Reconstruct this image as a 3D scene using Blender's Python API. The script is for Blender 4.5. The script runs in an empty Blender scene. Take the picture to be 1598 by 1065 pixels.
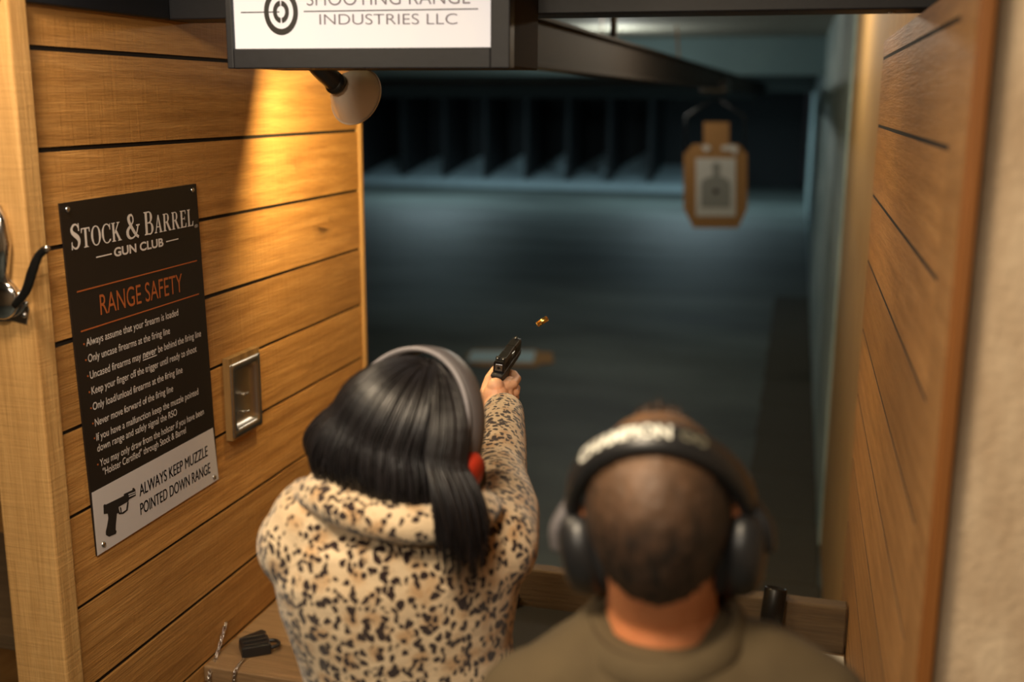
import bpy, bmesh, math, random
from mathutils import Vector as V, Matrix, noise
random.seed(7)
C = bpy.context.scene.collection
SC = bpy.context.scene
PI = math.pi
# ------------------------------------------------------------------ camera (calibrated on the plank walls)
F = 1711.0
CX = V((.9629, -.0639, .2624)); CY = V((.270, .2056, -.9407)); CZ = V((.0062, .9766, .2151))
EYE = V((0, 0, 2.1))
def ray(px, py):
    v = V((px-799, 532.5-py, -F)); return V((CX.dot(v), CY.dot(v), CZ.dot(v)))/F
def D(px, py, d): return EYE + ray(px, py)*d                 # at depth d along the view axis
def onx(px, py, x): r = ray(px, py); return EYE + r*(x/r.x)
def ony(px, py, y): r = ray(px, py); return EYE + r*(y/r.y)
def onz(px, py, z): r = ray(px, py); return EYE + r*((z-EYE.z)/r.z)
right = V((CX.x, CY.x, CZ.x)); up = V((CX.y, CY.y, CZ.y)); back = V((CX.z, CY.z, CZ.z))
cd = bpy.data.cameras.new('camera'); cam = bpy.data.objects.new('camera', cd); C.objects.link(cam)
m3 = Matrix((right, up, back)).transposed().to_4x4()
cam.matrix_world = Matrix.Translation(EYE) @ m3.to_3x3().normalized().to_4x4()
cd.sensor_width = 36; cd.sensor_fit = 'HORIZONTAL'; cd.lens = F/1598*36
cd.clip_start = .05; cd.clip_end = 100
cd.dof.use_dof = True; cd.dof.focus_distance = 2.12; cd.dof.aperture_fstop = 1.65; cd.dof.aperture_blades = 9
SC.camera = cam
SC.view_settings.view_transform = 'Standard'; SC.view_settings.look = 'None'
SC.view_settings.exposure = 0; SC.view_settings.gamma = 1; SC.view_settings.use_curve_mapping = False
w = bpy.data.worlds.new('world'); SC.world = w; w.use_nodes = True
w.node_tree.nodes['Background'].inputs[0].default_value = (.02, .022, .025, 1)
w.node_tree.nodes['Background'].inputs[1].default_value = .3

# ------------------------------------------------------------------ mesh helpers
class MB:
    def __init__(s): s.v = []; s.f = []
    def add(s, vs, fs):
        o = len(s.v); s.v += [V(p) for p in vs]; s.f += [tuple(i+o for i in f) for f in fs]; return s
    def box(s, x0, x1, y0, y1, z0, z1, M=None):
        vs = [V((x, y, z)) for x in (x0, x1) for y in (y0, y1) for z in (z0, z1)]
        if M: vs = [M @ p for p in vs]
        return s.add(vs, [(0, 1, 3, 2), (4, 6, 7, 5), (0, 4, 5, 1), (2, 3, 7, 6), (0, 2, 6, 4), (1, 5, 7, 3)])
    def loft(s, rings, cap=True):
        n = len(rings[0]); vs = [p for r in rings for p in r]; fs = []
        for i in range(len(rings)-1):
            for j in range(n):
                k = (j+1) % n; fs.append((i*n+j, i*n+k, (i+1)*n+k, (i+1)*n+j))
        if cap:
            fs.append(tuple(range(n))[::-1]); fs.append(tuple((len(rings)-1)*n+j for j in range(n)))
        return s.add(vs, fs)
    def ell(s, specs, n=24):      # specs: (centre, A, B) ellipse rings
        return s.loft([[V(c)+V(A)*math.cos(2*PI*j/n)+V(B)*math.sin(2*PI*j/n) for j in range(n)] for c, A, B in specs])
    def tube(s, pts, rs, n=12, ref=None, flat=1.0, caps=True):
        pts = [V(p) for p in pts]
        if not isinstance(rs, (list, tuple)): rs = [rs]*len(pts)
        rings = []; pu = None
        for i, p in enumerate(pts):
            t = (pts[min(i+1, len(pts)-1)]-pts[max(i-1, 0)]).normalized()
            if pu is None:
                r = V(ref) if ref is not None else (V((0, 0, 1)) if abs(t.z) < .9 else V((1, 0, 0)))
                pu = (r - t*r.dot(t)).normalized()
            else: pu = (pu - t*pu.dot(t)).normalized()
            b = t.cross(pu)
            rings.append([p+pu*rs[i]*math.cos(2*PI*j/n)+b*rs[i]*flat*math.sin(2*PI*j/n) for j in range(n)])
        return s.loft(rings, caps)
    def caps(s, pts, rs, n=16):   # tapered tube with rounded ends, for blobs
        s.tube(pts, rs, n)
        if not isinstance(rs, (list, tuple)): rs = [rs]*len(pts)
        for p, r in zip(pts, rs): s.sph(p, (r, r, r), n=n)
        return s
    def sph(s, c, r, M=None, n=20, m=12):
        if not isinstance(r, (list, tuple)): r = (r, r, r)
        vs = []; fs = []
        for i in range(m+1):
            th = PI*i/m
            for j in range(n):
                ph = 2*PI*j/n
                p = V((r[0]*math.sin(th)*math.cos(ph), r[1]*math.sin(th)*math.sin(ph), r[2]*math.cos(th)))
                if i in (0, m) and j: continue
                vs.append((M @ p if M else p)+V(c))
        def idx(i, j):
            if i == 0: return 0
            if i == m: return 1+(m-1)*n
            return 1+(i-1)*n+(j % n)
        for i in range(m):
            for j in range(n):
                q = [idx(i, j), idx(i+1, j), idx(i+1, j+1), idx(i, j+1)]
                u = []
                for a in q:
                    if a not in u: u.append(a)
                fs.append(tuple(u))
        return s.add(vs, fs)
    def prism(s, pts, d):         # closed polygon pts (3D), extruded by vector d
        n = len(pts); pts = [V(p) for p in pts]; d = V(d)
        return s.add(pts+[p+d for p in pts], [tuple(range(n))[::-1], tuple(range(n, 2*n))]+[(i, (i+1) % n, (i+1) % n+n, i+n) for i in range(n)])
    def lathe(s, prof, O, axis, n=28, ref=None):   # prof: (radius, height)
        axis = V(axis).normalized(); r = V(ref) if ref else (V((0, 0, 1)) if abs(axis.z) < .9 else V((1, 0, 0)))
        u = (r-axis*r.dot(axis)).normalized(); b = axis.cross(u)
        return s.loft([[V(O)+axis*h+(u*math.cos(2*PI*j/n)+b*math.sin(2*PI*j/n))*max(rr, 1e-5) for j in range(n)] for rr, h in prof])
    def mesh(s, name):
        me = bpy.data.meshes.new(name); me.from_pydata([tuple(p) for p in s.v], [], s.f); me.validate()
        bm = bmesh.new(); bm.from_mesh(me); bmesh.ops.recalc_face_normals(bm, faces=bm.faces); bm.to_mesh(me); bm.free()
        return me
    def build(s, name, mat, parent=None, bevel=0, smooth=False, seg=2):
        return finish(s.mesh(name), name, mat, parent, bevel, smooth, seg)
def wloc(o):
    l = V((0, 0, 0))
    while o: l = l+o.location; o = o.parent
    return l
def finish(me, name, mat, parent=None, bevel=0, smooth=False, seg=2):
    o = bpy.data.objects.new(name, me); C.objects.link(o)
    if mat: me.materials.append(mat)
    if parent:
        me.transform(Matrix.Translation(-wloc(parent))); o.parent = parent
    if smooth:
        for p in me.polygons: p.use_smooth = True
    if bevel:
        b = o.modifiers.new('bevel', 'BEVEL'); b.width = bevel; b.segments = seg; b.limit_method = 'ANGLE'; b.angle_limit = math.radians(40)
    return o
def baked(mb, voxel, smooth_it=4, sub=0):      # union of overlapping volumes into one continuous surface
    o = bpy.data.objects.new('tmp', mb.mesh('tmp')); C.objects.link(o)
    r = o.modifiers.new('r', 'REMESH'); r.mode = 'VOXEL'; r.voxel_size = voxel; r.adaptivity = 0
    if smooth_it:
        s = o.modifiers.new('s', 'SMOOTH'); s.factor = .5; s.iterations = smooth_it
    dg = bpy.context.evaluated_depsgraph_get(); dg.update()
    me = bpy.data.meshes.new_from_object(o.evaluated_get(dg)); bpy.data.objects.remove(o)
    for p in me.polygons: p.use_smooth = True
    me.materials.clear()
    return me
def joinmesh(a, b):
    bm = bmesh.new(); bm.from_mesh(a); bm.from_mesh(b); bm.to_mesh(a); bm.free()
    for p in a.polygons: p.use_smooth = True
    return a
def tag(o, label, cat, group=None):
    o['label'] = label; o['category'] = cat
    if group: o['group'] = group
    return o
def thing(name, label, cat, loc, group=None):
    o = bpy.data.objects.new(name, None); C.objects.link(o); o.location = loc; o.empty_display_size = .05
    return tag(o, label, cat, group)
def struct(o): o['kind'] = 'structure'; return o
def sm(pts, k=6):              # Catmull-Rom through 3D points
    pts = [V(p) for p in pts]; out = []
    for i in range(len(pts)-1):
        p0 = pts[max(i-1, 0)]; p1 = pts[i]; p2 = pts[i+1]; p3 = pts[min(i+2, len(pts)-1)]
        for j in range(k):
            t = j/k
            out.append(.5*((2*p1)+(p2-p0)*t+(2*p0-5*p1+4*p2-p3)*t*t+(3*p1-p0-3*p2+p3)*t**3))
    return out+[pts[-1]]

# ------------------------------------------------------------------ materials
class NT:
    def __init__(s, name):
        s.m = bpy.data.materials.new(name); s.m.use_nodes = True; s.t = s.m.node_tree
        s.b = s.t.nodes['Principled BSDF']
        s.co = s.n('ShaderNodeTexCoord').outputs['Object']
    def n(s, t, **k):
        x = s.t.nodes.new(t)
        for a, b in k.items(): setattr(x, a, b)
        return x
    def l(s, a, b): s.t.links.new(a, b)
    def map(s, scale=(1, 1, 1), src=None, rot=(0, 0, 0)):
        x = s.n('ShaderNodeMapping'); x.inputs['Scale'].default_value = scale; x.inputs['Rotation'].default_value = rot
        s.l(src or s.co, x.inputs[0]); return x.outputs[0]
    def noise(s, scale, detail=4, src=None, dist=0, rough=.55):
        x = s.n('ShaderNodeTexNoise'); x.inputs['Scale'].default_value = scale; x.inputs['Detail'].default_value = detail
        x.inputs['Distortion'].default_value = dist; x.inputs['Roughness'].default_value = rough
        s.l(src or s.co, x.inputs['Vector']); return x.outputs['Fac']
    def ramp(s, fac, stops):
        x = s.n('ShaderNodeValToRGB'); e = x.color_ramp.elements
        while len(e) < len(stops): e.new(.5)
        for q, (p, c) in zip(e, stops): q.position = p; q.color = tuple(c)+((1,) if len(c) == 3 else ())
        s.l(fac, x.inputs[0]); return x.outputs[0]
    def mix(s, fac, a, b, mode='MIX'):
        x = s.n('ShaderNodeMix', data_type='RGBA', blend_type=mode)
        for v, i in ((fac, 0), (a, 6), (b, 7)):
            if hasattr(v, 'node'): s.l(v, x.inputs[i])
            else: x.inputs[i].default_value = v if i == 0 else tuple(v)+((1,) if len(v) == 3 else ())
        return x.outputs[2]
    def math(s, op, a, b=0, c=None):
        x = s.n('ShaderNodeMath', operation=op)
        for v, i in ((a, 0), (b, 1), (c, 2)):
            if v is None: continue
            if hasattr(v, 'node'): s.l(v, x.inputs[i])
            else: x.inputs[i].default_value = v
        return x.outputs[0]
    def bump(s, h, strength=.3, dist=.002):
        x = s.n('ShaderNodeBump'); x.inputs['Strength'].default_value = strength; x.inputs['Distance'].default_value = dist
        s.l(h, x.inputs['Height']); s.l(x.outputs[0], s.b.inputs['Normal'])
    def col(s, c): 
        if hasattr(c, 'node'): s.l(c, s.b.inputs['Base Color'])
        else: s.b.inputs['Base Color'].default_value = tuple(c)+(1,)
def lin(*c): return tuple(((x/255)/12.92 if x/255 <= .04045 else ((x/255+.055)/1.055)**2.4) for x in c)
def plain(name, c, rough=.5, metal=0, var=.15, nscale=40, bump=0, spec=.5):
    t = NT(name); f = t.noise(nscale, 3)
    t.col(t.mix(f, [x*(1-var) for x in c], [min(1, x*(1+var)) for x in c]))
    t.b.inputs['Roughness'].default_value = rough; t.b.inputs['Metallic'].default_value = metal
    t.b.inputs['Specular IOR Level'].default_value = spec
    if bump: t.bump(f, bump, .001)
    return t.m
def wood(name, dark, mid, light, axis='y', rough=.62, bump=.6, knots=True, isl=.35, saw=0.0):
    t = NT(name)
    geo = t.n('ShaderNodeNewGeometry'); rnd = geo.outputs['Random Per Island']
    off = t.n('ShaderNodeVectorMath', operation='SCALE'); off.inputs[0].default_value = (3.1, 7.7, 5.3); t.l(rnd, off.inputs['Scale'])
    ad = t.n('ShaderNodeVectorMath', operation='ADD'); t.l(t.co, ad.inputs[0]); t.l(off.outputs[0], ad.inputs[1]); co = ad.outputs[0]
    k = {'x': 0, 'y': 1, 'z': 2}[axis]
    s1 = [1, 1, 1]; s1[k] = .09; s2 = [1, 1, 1]; s2[k] = .04; s3 = [1, 1, 1]; s3[k] = .3
    g = t.noise(26, 5, t.map(s1, co), 1.2); f = t.noise(150, 4, t.map(s2, co), .4); big = t.noise(5, 3, t.map(s3, co), .6)
    wv = t.n('ShaderNodeTexWave', wave_type='RINGS'); wv.rings_direction = {'x': 'X', 'y': 'Y', 'z': 'Z'}[axis]
    sr = [1, 1, 1]; sr[k] = .12
    t.l(t.map(sr, co), wv.inputs['Vector']); wv.inputs['Scale'].default_value = 9; wv.inputs['Distortion'].default_value = 5; wv.inputs['Detail'].default_value = 2; wv.inputs['Detail Scale'].default_value = 1.6
    c = t.mix(.34, t.ramp(g, [(.24, dark), (.5, mid), (.8, light)]), mid)
    c = t.mix(.16, c, t.ramp(wv.outputs['Fac'], [(.0, dark), (.55, mid), (1, light)]))
    f2 = t.noise(420, 3, t.map(s2, co)); pore = t.ramp(f2, [(.40, (.75, .75, .75)), (.56, (0, 0, 0))])
    c = t.mix(t.math('MULTIPLY', pore, t.math('MULTIPLY', f, .8)), c, dark)
    c = t.mix(t.ramp(big, [(.35, (0, 0, 0)), (.75, (.5, .5, .5))]), c, mid)
    if isl:
        c = t.mix(1, c, t.ramp(rnd, [(0, (1-isl*.75, 1-isl*.85, 1-isl*.95)), (.5, (1, 1, 1)), (1, (1+isl*.35, 1+isl*.3, 1+isl*.25))]), 'MULTIPLY')
    if knots:
        sk = [1, 1, 1]; sk[k] = .6
        vo = t.n('ShaderNodeTexVoronoi'); vo.inputs['Scale'].default_value = 3.0; t.l(t.map(sk, co), vo.inputs['Vector'])
        kk = t.ramp(vo.outputs['Distance'], [(0, (.9, .9, .9)), (.05, (.75, .75, .75)), (.075, (.25, .25, .25)), (.13, (0, 0, 0))])
        kk = t.math('MULTIPLY', kk, t.math('GREATER_THAN', big, .46))
        c = t.mix(kk, c, [x*.35 for x in dark])
    t.col(c); t.b.inputs['Roughness'].default_value = rough; t.b.inputs['Specular IOR Level'].default_value = .35
    h = t.math('ADD', t.math('MULTIPLY', f, 1.2), t.math('MULTIPLY', f2, .6))
    if saw:
        sa = [1, 1, 1]; sa[k] = 18; 
        sn = t.noise(7, 3, t.map(sa, co), .3); h = t.math('ADD', h, t.math('MULTIPLY', sn, saw))
    t.bump(h, bump, .002)
    return t.m
M = {}
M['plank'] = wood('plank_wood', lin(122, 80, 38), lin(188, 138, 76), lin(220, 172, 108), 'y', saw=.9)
M['post'] = wood('post_wood', lin(150, 110, 60), lin(190, 148, 92), lin(214, 176, 118), 'z', knots=False, saw=.8, isl=0)
M['edge'] = wood('edge_wood', lin(104, 62, 24), lin(132, 82, 36), lin(150, 98, 48), 'z', knots=False, isl=0)
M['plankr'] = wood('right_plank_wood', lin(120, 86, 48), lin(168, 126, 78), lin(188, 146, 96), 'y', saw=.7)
M['bench'] = wood('bench_wood', lin(96, 74, 50), lin(138, 110, 78), lin(168, 138, 102), 'x')
M['rail'] = wood('rail_wood', lin(60, 48, 36), lin(96, 78, 56), lin(122, 102, 76), 'x', isl=0)
M['ply'] = wood('plywood', lin(92, 68, 38), lin(138, 106, 62), lin(170, 138, 88), 'z', knots=False, isl=0)
M['dark'] = plain('gap_black', (.008, .006, .005), .9)
M['beam'] = plain('black_paint', lin(20, 23, 32), .5, nscale=60, var=.3, bump=.2)
M['steel_brown'] = plain('brown_steel', lin(30, 23, 17), .85, 0)
M['stucco'] = None
t = NT('stucco'); f1 = t.noise(18, 5, t.map((1, 1, .4))); f2 = t.noise(90, 4)
t.col(t.mix(t.ramp(f1, [(.3, (0, 0, 0)), (.7, (1, 1, 1))]), lin(180, 154, 124), lin(212, 190, 160)))
t.b.inputs['Roughness'].default_value = .9; t.bump(t.math('ADD', f1, f2), .5, .006); M['stucco'] = t.m
t = NT('tan_wall'); f1 = t.noise(9, 5, t.map((1, 1, .5))); t.col(t.mix(f1, lin(158, 122, 72), lin(196, 160, 104)))
t.b.inputs['Roughness'].default_value = .8; t.bump(t.noise(60, 4), .3, .003); M['tan'] = t.m
t = NT('teal_wall'); f1 = t.noise(1.6, 4, t.map((1, .5, 2))); t.col(t.mix(t.ramp(f1, [(.3, (0, 0, 0)), (.7, (1, 1, 1))]), lin(140, 164, 166), lin(188, 206, 204)))
t.b.inputs['Roughness'].default_value = .75; M['teal'] = t.m
t = NT('range_floor'); f1 = t.noise(.5, 5, t.map((.6, 1.6, 1)), 0, .65); f2 = t.noise(14, 5); f3 = t.noise(120, 2)
c = t.mix(t.ramp(f1, [(.32, (0, 0, 0)), (.68, (1, 1, 1))]), lin(62, 68, 66), lin(112, 122, 118))
c = t.mix(t.math('MULTIPLY', f2, .5), c, lin(52, 58, 56))
c = t.mix(t.ramp(f3, [(.66, (0, 0, 0)), (.72, (.35, .35, .35))]), c, lin(120, 116, 100))
t.col(c); t.b.inputs['Roughness'].default_value = .62; t.bump(f2, .2, .004); M['floor'] = t.m
M['mat'] = plain('rubber', lin(66, 62, 50), .8, nscale=30, var=.2)
M['trap'] = plain('trap_steel', lin(20, 24, 27), .7, 0, nscale=3)
M['plate'] = plain('ramp_lit_wedge', lin(158, 176, 182), .6, 0, nscale=2, var=.12)  # pale ramp steel; also the light painted into the bay wedges
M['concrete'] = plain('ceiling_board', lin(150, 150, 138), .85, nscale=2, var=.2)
M['tealboard'] = plain('teal_board', lin(112, 138, 142), .8, nscale=2, var=.15)
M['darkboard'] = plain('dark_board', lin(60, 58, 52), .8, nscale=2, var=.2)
M['black'] = plain('black_plastic', (.012, .012, .013), .38)
M['blackm'] = plain('matte_black', (.01, .01, .011), .7)
M['gunmetal'] = plain('gunmetal', (.02, .019, .018), .36, .6, nscale=80)
M['polymer'] = plain('polymer', (.014, .014, .015), .6)
M['steel'] = plain('steel', (.55, .55, .56), .25, 1, nscale=30, var=.1)
M['pan'] = plain('pan_steel', (.5, .48, .46), .3, 1, nscale=25, var=.12)
M['chrome'] = plain('chrome', (.65, .62, .6), .14, 1, nscale=10, var=.05)
M['brass'] = plain('brass', (.85, .55, .16), .22, 1, nscale=50, var=.1)
M['card'] = plain('cardboard', lin(178, 132, 80), .8, nscale=30, var=.08)
M['paper'] = plain('paper', lin(226, 226, 222), .7, var=.02)
M['printgrey'] = plain('print_grey', lin(158, 160, 156), .7, var=.03)
M['white_lamp'] = plain('white_enamel', lin(232, 222, 214), .4, var=.02)
M['signblack'] = plain('sign_black', (.012, .009, .008), .42, var=.05)
M['signwhite'] = plain('sign_white', lin(206, 202, 206), .45, var=.02)
M['letter'] = plain('letter_white', lin(222, 216, 216), .5, var=.02)
M['orange'] = plain('letter_orange', lin(176, 94, 46), .5, var=.02)
M['ink'] = plain('ink', (.012, .011, .012), .5, var=.02)
M['greyink'] = plain('grey_ink', lin(128, 122, 134), .6, var=.02)
M['red'] = plain('red_plastic', lin(190, 54, 32), .5, var=.04)
M['greyband'] = plain('grey_padding', lin(96, 92, 94), .45, var=.06)
M['greyedge'] = plain('grey_piping', lin(138, 134, 138), .4, var=.04)
M['cream'] = plain('white_print', lin(226, 226, 216), .6, var=.02)
M['dimprint'] = plain('dim_print', lin(104, 102, 88), .6, var=.02)
M['denim'] = plain('dark_trousers', lin(34, 36, 44), .85, nscale=200)
M['shoe'] = plain('shoe_leather', lin(28, 24, 22), .5)
M['eyew'] = plain('eye_white', lin(225, 222, 215), .25, var=.02)
M['wall'] = plain('room_wall', lin(150, 128, 100), .85, nscale=2, var=.06)
t = NT('skin'); f1 = t.noise(30, 3); t.col(t.mix(f1, lin(228, 170, 134), lin(242, 196, 162))); t.b.inputs['Roughness'].default_value = .5
t.b.inputs['Subsurface Weight'].default_value = .12; t.b.inputs['Subsurface Radius'].default_value = (.01, .004, .002); t.bump(t.noise(500, 2), .1, .0004); M['skin'] = t.m
t = NT('skin_tan'); f1 = t.noise(26, 3); t.col(t.mix(f1, lin(186, 112, 70), lin(206, 136, 92))); t.b.inputs['Roughness'].default_value = .5
t.b.inputs['Subsurface Weight'].default_value = .1; t.b.inputs['Subsurface Radius'].default_value = (.01, .004, .002); M['skin2'] = t.m
# leopard plush
t = NT('leopard_plush')
wn = t.n('ShaderNodeTexNoise'); wn.inputs['Scale'].default_value = 38; wn.inputs['Detail'].default_value = 2; t.l(t.co, wn.inputs['Vector'])
sv = t.n('ShaderNodeVectorMath', operation='SCALE'); sv.inputs['Scale'].default_value = .026; t.l(wn.outputs['Color'], sv.inputs[0])
av = t.n('ShaderNodeVectorMath', operation='ADD'); t.l(t.co, av.inputs[0]); t.l(sv.outputs[0], av.inputs[1])
vo = t.n('ShaderNodeTexVoronoi'); vo.inputs['Scale'].default_value = 92; vo.inputs['Randomness'].default_value = .95; t.l(t.map((1, 1, .72), av.outputs[0]), vo.inputs['Vector'])
fine = t.noise(420, 3); thr = t.math('ADD', vo.outputs['Distance'], t.math('MULTIPLY', t.math('SUBTRACT', fine, .5), .16))
big = t.noise(9, 2)
thr = t.math('ADD', thr, t.math('MULTIPLY', t.math('SUBTRACT', big, .5), .25))
spot = t.ramp(thr, [(.40, (1, 1, 1)), (.49, (0, 0, 0))])
vr = t.n('ShaderNodeTexVoronoi'); vr.inputs['Scale'].default_value = 27; t.l(av.outputs[0], vr.inputs['Vector'])
halo = t.ramp(vr.outputs['Distance'], [(.2, (.75, .75, .75)), (.5, (0, 0, 0))])
base = t.mix(t.noise(16, 3), lin(204, 174, 134), lin(232, 214, 184))
base = t.mix(halo, base, lin(184, 144, 100))
base = t.mix(t.math('MULTIPLY', fine, .25), base, lin(150, 118, 80))
t.col(t.mix(spot, base, lin(46, 32, 30)))
t.b.inputs['Roughness'].default_value = .95; t.b.inputs['Specular IOR Level'].default_value = .15
t.b.inputs['Sheen Weight'].default_value = .35; t.b.inputs['Sheen Roughness'].default_value = .5
t.bump(t.math('ADD', t.noise(260, 3), t.math('MULTIPLY', t.noise(24, 3), 2)), .6, .003); M['leopard'] = t.m
# olive shirt
t = NT('olive_cloth'); f1 = t.noise(14, 3); t.col(t.mix(f1, lin(66, 54, 34), lin(84, 70, 45))); t.b.inputs['Roughness'].default_value = .9
t.bump(t.math('ADD', t.noise(700, 2), t.math('MULTIPLY', t.noise(12, 3), 3)), .35, .002); M['olive'] = t.m
M['olive_dark'] = plain('dark_olive_trim', lin(38, 34, 24), .85)
# black glossy hair, short brown hair
t = NT('black_hair'); rn = t.n('ShaderNodeNewGeometry').outputs['Random Per Island']
t.col(t.ramp(rn, [(0, (.003, .0025, .003)), (1, (.014, .012, .014))])); t.b.inputs['Roughness'].default_value = .36
t.b.inputs['Specular IOR Level'].default_value = .65; t.bump(t.noise(300, 2, t.map((1, 1, .1))), .3, .001); M['bhair'] = t.m
t = NT('brown_hair'); f1 = t.noise(90, 4, t.map((1, 1, .35)), .5); f2 = t.noise(22, 4)
thin = t.n('ShaderNodeAttribute'); thin.attribute_name = 'thin'
c = t.mix(t.ramp(f1, [(.35, (0, 0, 0)), (.65, (1, 1, 1))]), lin(20, 14, 10), lin(66, 46, 32)); c = t.mix(t.math('MULTIPLY', thin.outputs['Fac'], t.math('ADD', .2, t.math('MULTIPLY', f2, .75))), c, lin(128, 92, 60))
t.col(c); t.b.inputs['Roughness'].default_value = .6; t.bump(f1, .6, .002); M['mhair'] = t.m

# ------------------------------------------------------------------ the room shell
WX = -1.25                                  # face of the left plank partition
def rx(y): return .17-.02*y                 # face of the right wall, one degree off square
struct(MB().box(-14, 3, -3, 30, -.1, 0).build('floor', M['floor']))
struct(MB().box(-14, 3, -3, 2.3, 3.0, 3.1).build('ceiling', M['concrete']))
struct(MB().box(-14, 3, -3.1, -3, 0, 3.1).build('wall_back', M['wall']))
struct(MB().box(-14.1, -14, -3, 30, 0, 3.4).build('wall_left', M['trap']))
struct(MB().box(1.6, 1.7, -3, 1.3, 0, 3.0).build('wall_right_rear', M['stucco']))
# left plank partition
zs = [2.34, 2.178, 2.014, 1.849, 1.684, 1.523, 1.367, 1.191, 1.026, .872, .71, .55, .385, .22, .05]
b = MB(); random.seed(3)
for i in range(len(zs)-1):
    z1, z0 = zs[i]-.0042, zs[i+1]+.0036
    t0 = (.0035, 0, .001, .0005)[i % 4]
    vs = []
    for y, e in ((1.536, t0), (2.868, 0)):
        vs.append([V((WX, y, z0+e*.3)), V((WX-.022, y, z0+e*.3)), V((WX-.022, y, z1-e)), V((WX, y, z1-e))])
    b.loft(vs)
L = b.build('wall_left_partition', M['plank']); struct(L)
b = MB().box(WX-.045, WX-.005, 1.54, 2.866, .05, 2.335); struct(b.build('wall_left_backing', M['dark']))
b = MB()
for z in range(14): b.box(WX-.085, WX-.064, 1.54, 2.866, .05+z*.164, .05+z*.164+.158)
struct(b.build('wall_left_neighbour_side', M['plank'], bevel=.0018))
struct(MB().box(WX-.085, WX+.008, 2.869, 2.887, .05, 2.3).build('trim_1', M['post'], bevel=.002))
struct(MB().box(-1.334, -1.228, 1.488, 1.534, 0, 2.75).build('trim_2', M['post'], bevel=.004))
# right wall: stucco pier, plank panel, tan wall, teal wall
def ybox(mb, y0, y1, d0, d1, z0, z1):      # slab that follows the right wall; d = distance off its face
    return mb.loft([[V((rx(y)+d0, y, z0)), V((rx(y)+d1, y, z0)), V((rx(y)+d1, y, z1)), V((rx(y)+d0, y, z1))] for y in (y0, y1)])
b = MB()
b.box(.156, 1.6, 1.262, 1.5, 0, 3.0)
struct(b.build('wall_right_pier', M['stucco'], bevel=.006, seg=3))
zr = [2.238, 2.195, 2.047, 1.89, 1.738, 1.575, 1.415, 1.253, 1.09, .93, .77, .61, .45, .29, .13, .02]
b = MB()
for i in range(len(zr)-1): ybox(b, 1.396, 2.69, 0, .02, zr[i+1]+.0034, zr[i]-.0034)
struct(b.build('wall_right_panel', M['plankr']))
struct(ybox(MB(), 1.262, 1.394, -.001, .02, .02, 2.238).build('trim_4', M['plankr'], bevel=.001))
struct(ybox(MB(), 1.27, 2.68, .0004, .04, .03, 2.232).build('wall_right_backing', M['dark']))
b = MB(); b.loft([[V((rx(1.25)-.001, y, .0)), V((rx(1.25)+.014, y, .0)), V((rx(1.25)+.014, y, 2.75)), V((rx(1.25)-.001, y, 2.75))] for y in (1.236, 1.261)])
struct(b.build('trim_3', M['edge'], bevel=.002))
b = ybox(MB(), 1.5, 5.2, .041, .2, 0, 3.3); struct(b.build('wall_right_middle', M['tan']))
b = ybox(MB(), 5.2, 29, .03, .2, 0, 3.3); struct(b.build('wall_right', M['teal']))
# header beams
struct(MB().box(-14, .17, 1.95, 2.05, 2.247, 3.05).build('trim_7', M['beam'], bevel=.003))
struct(MB().box(-1.36, -1.236, 1.45, 1.949, 2.247, 2.42).build('trim_8', M['beam'], bevel=.003))
# range ceiling and baffles
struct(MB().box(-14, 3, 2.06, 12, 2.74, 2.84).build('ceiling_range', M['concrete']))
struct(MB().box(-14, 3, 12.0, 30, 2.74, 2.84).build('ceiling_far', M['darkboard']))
b = MB(); b.box(-.35, .2, 11.8, 12.0, 2.36, 2.74); b.box(-14, -.35, 11.8, 12.0, 2.36, 2.74)
struct(b.build('trim_9', M['tealboard']))
b = MB().prism([(-14, 13, 2.28), (-14, 16.5, 2.13), (-14, 16.5, 2.17), (-14, 13, 2.34)], (13.0, 0, 0))
struct(b.build('trim_10', M['darkboard']))
b = MB().prism([(-14, 17.5, 2.5), (-14, 20.5, 2.26), (-14, 20.5, 2.30), (-14, 17.5, 2.56)], (14.0, 0, 0))
struct(b.build('trim_11', M['darkboard']))
# small square screw head under the header
struct(MB().lathe([(0, 0), (.006, .001), (.006, .003)], (.095, 1.99, 2.243), (0, 0, 1)).build('trim_12', M['steel'], smooth=True))

# bullet trap at the far end
tr = thing('bullet_trap', 'dark steel bullet trap of upright fins and pale wedges for lit patches across the far end', 'bullet trap', (-6, 26.5, 0))
MB().box(-13.9, -.5, 28.2, 28.4, 0, 2.7).build('back_panel', M['trap'], tr)
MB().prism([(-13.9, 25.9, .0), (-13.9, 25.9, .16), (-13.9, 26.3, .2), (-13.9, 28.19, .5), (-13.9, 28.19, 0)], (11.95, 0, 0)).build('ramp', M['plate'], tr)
for i in range(11):
    p = ony(632+64.2*(i-1), 200, 26.4).x if i < 8 else None
    if i >= 8: p = ony(632-64.2*(i-6), 200, 26.4).x
    MB().box(p-.05, p+.05, 26.2, 28.19, .12, 2.38).build('fin', M['trap'], tr, bevel=.01)
    # lit triangle at each bay's foot, modelled as a pale sloped wedge
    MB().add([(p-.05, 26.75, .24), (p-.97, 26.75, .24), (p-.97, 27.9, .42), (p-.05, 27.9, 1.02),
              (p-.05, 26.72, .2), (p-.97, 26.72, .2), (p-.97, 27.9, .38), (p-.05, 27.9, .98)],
             [(0, 1, 2, 3), (4, 7, 6, 5), (0, 4, 5, 1), (1, 5, 6, 2), (2, 6, 7, 3), (3, 7, 4, 0)]).build('lit_wedge', M['plate'], tr)

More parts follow.
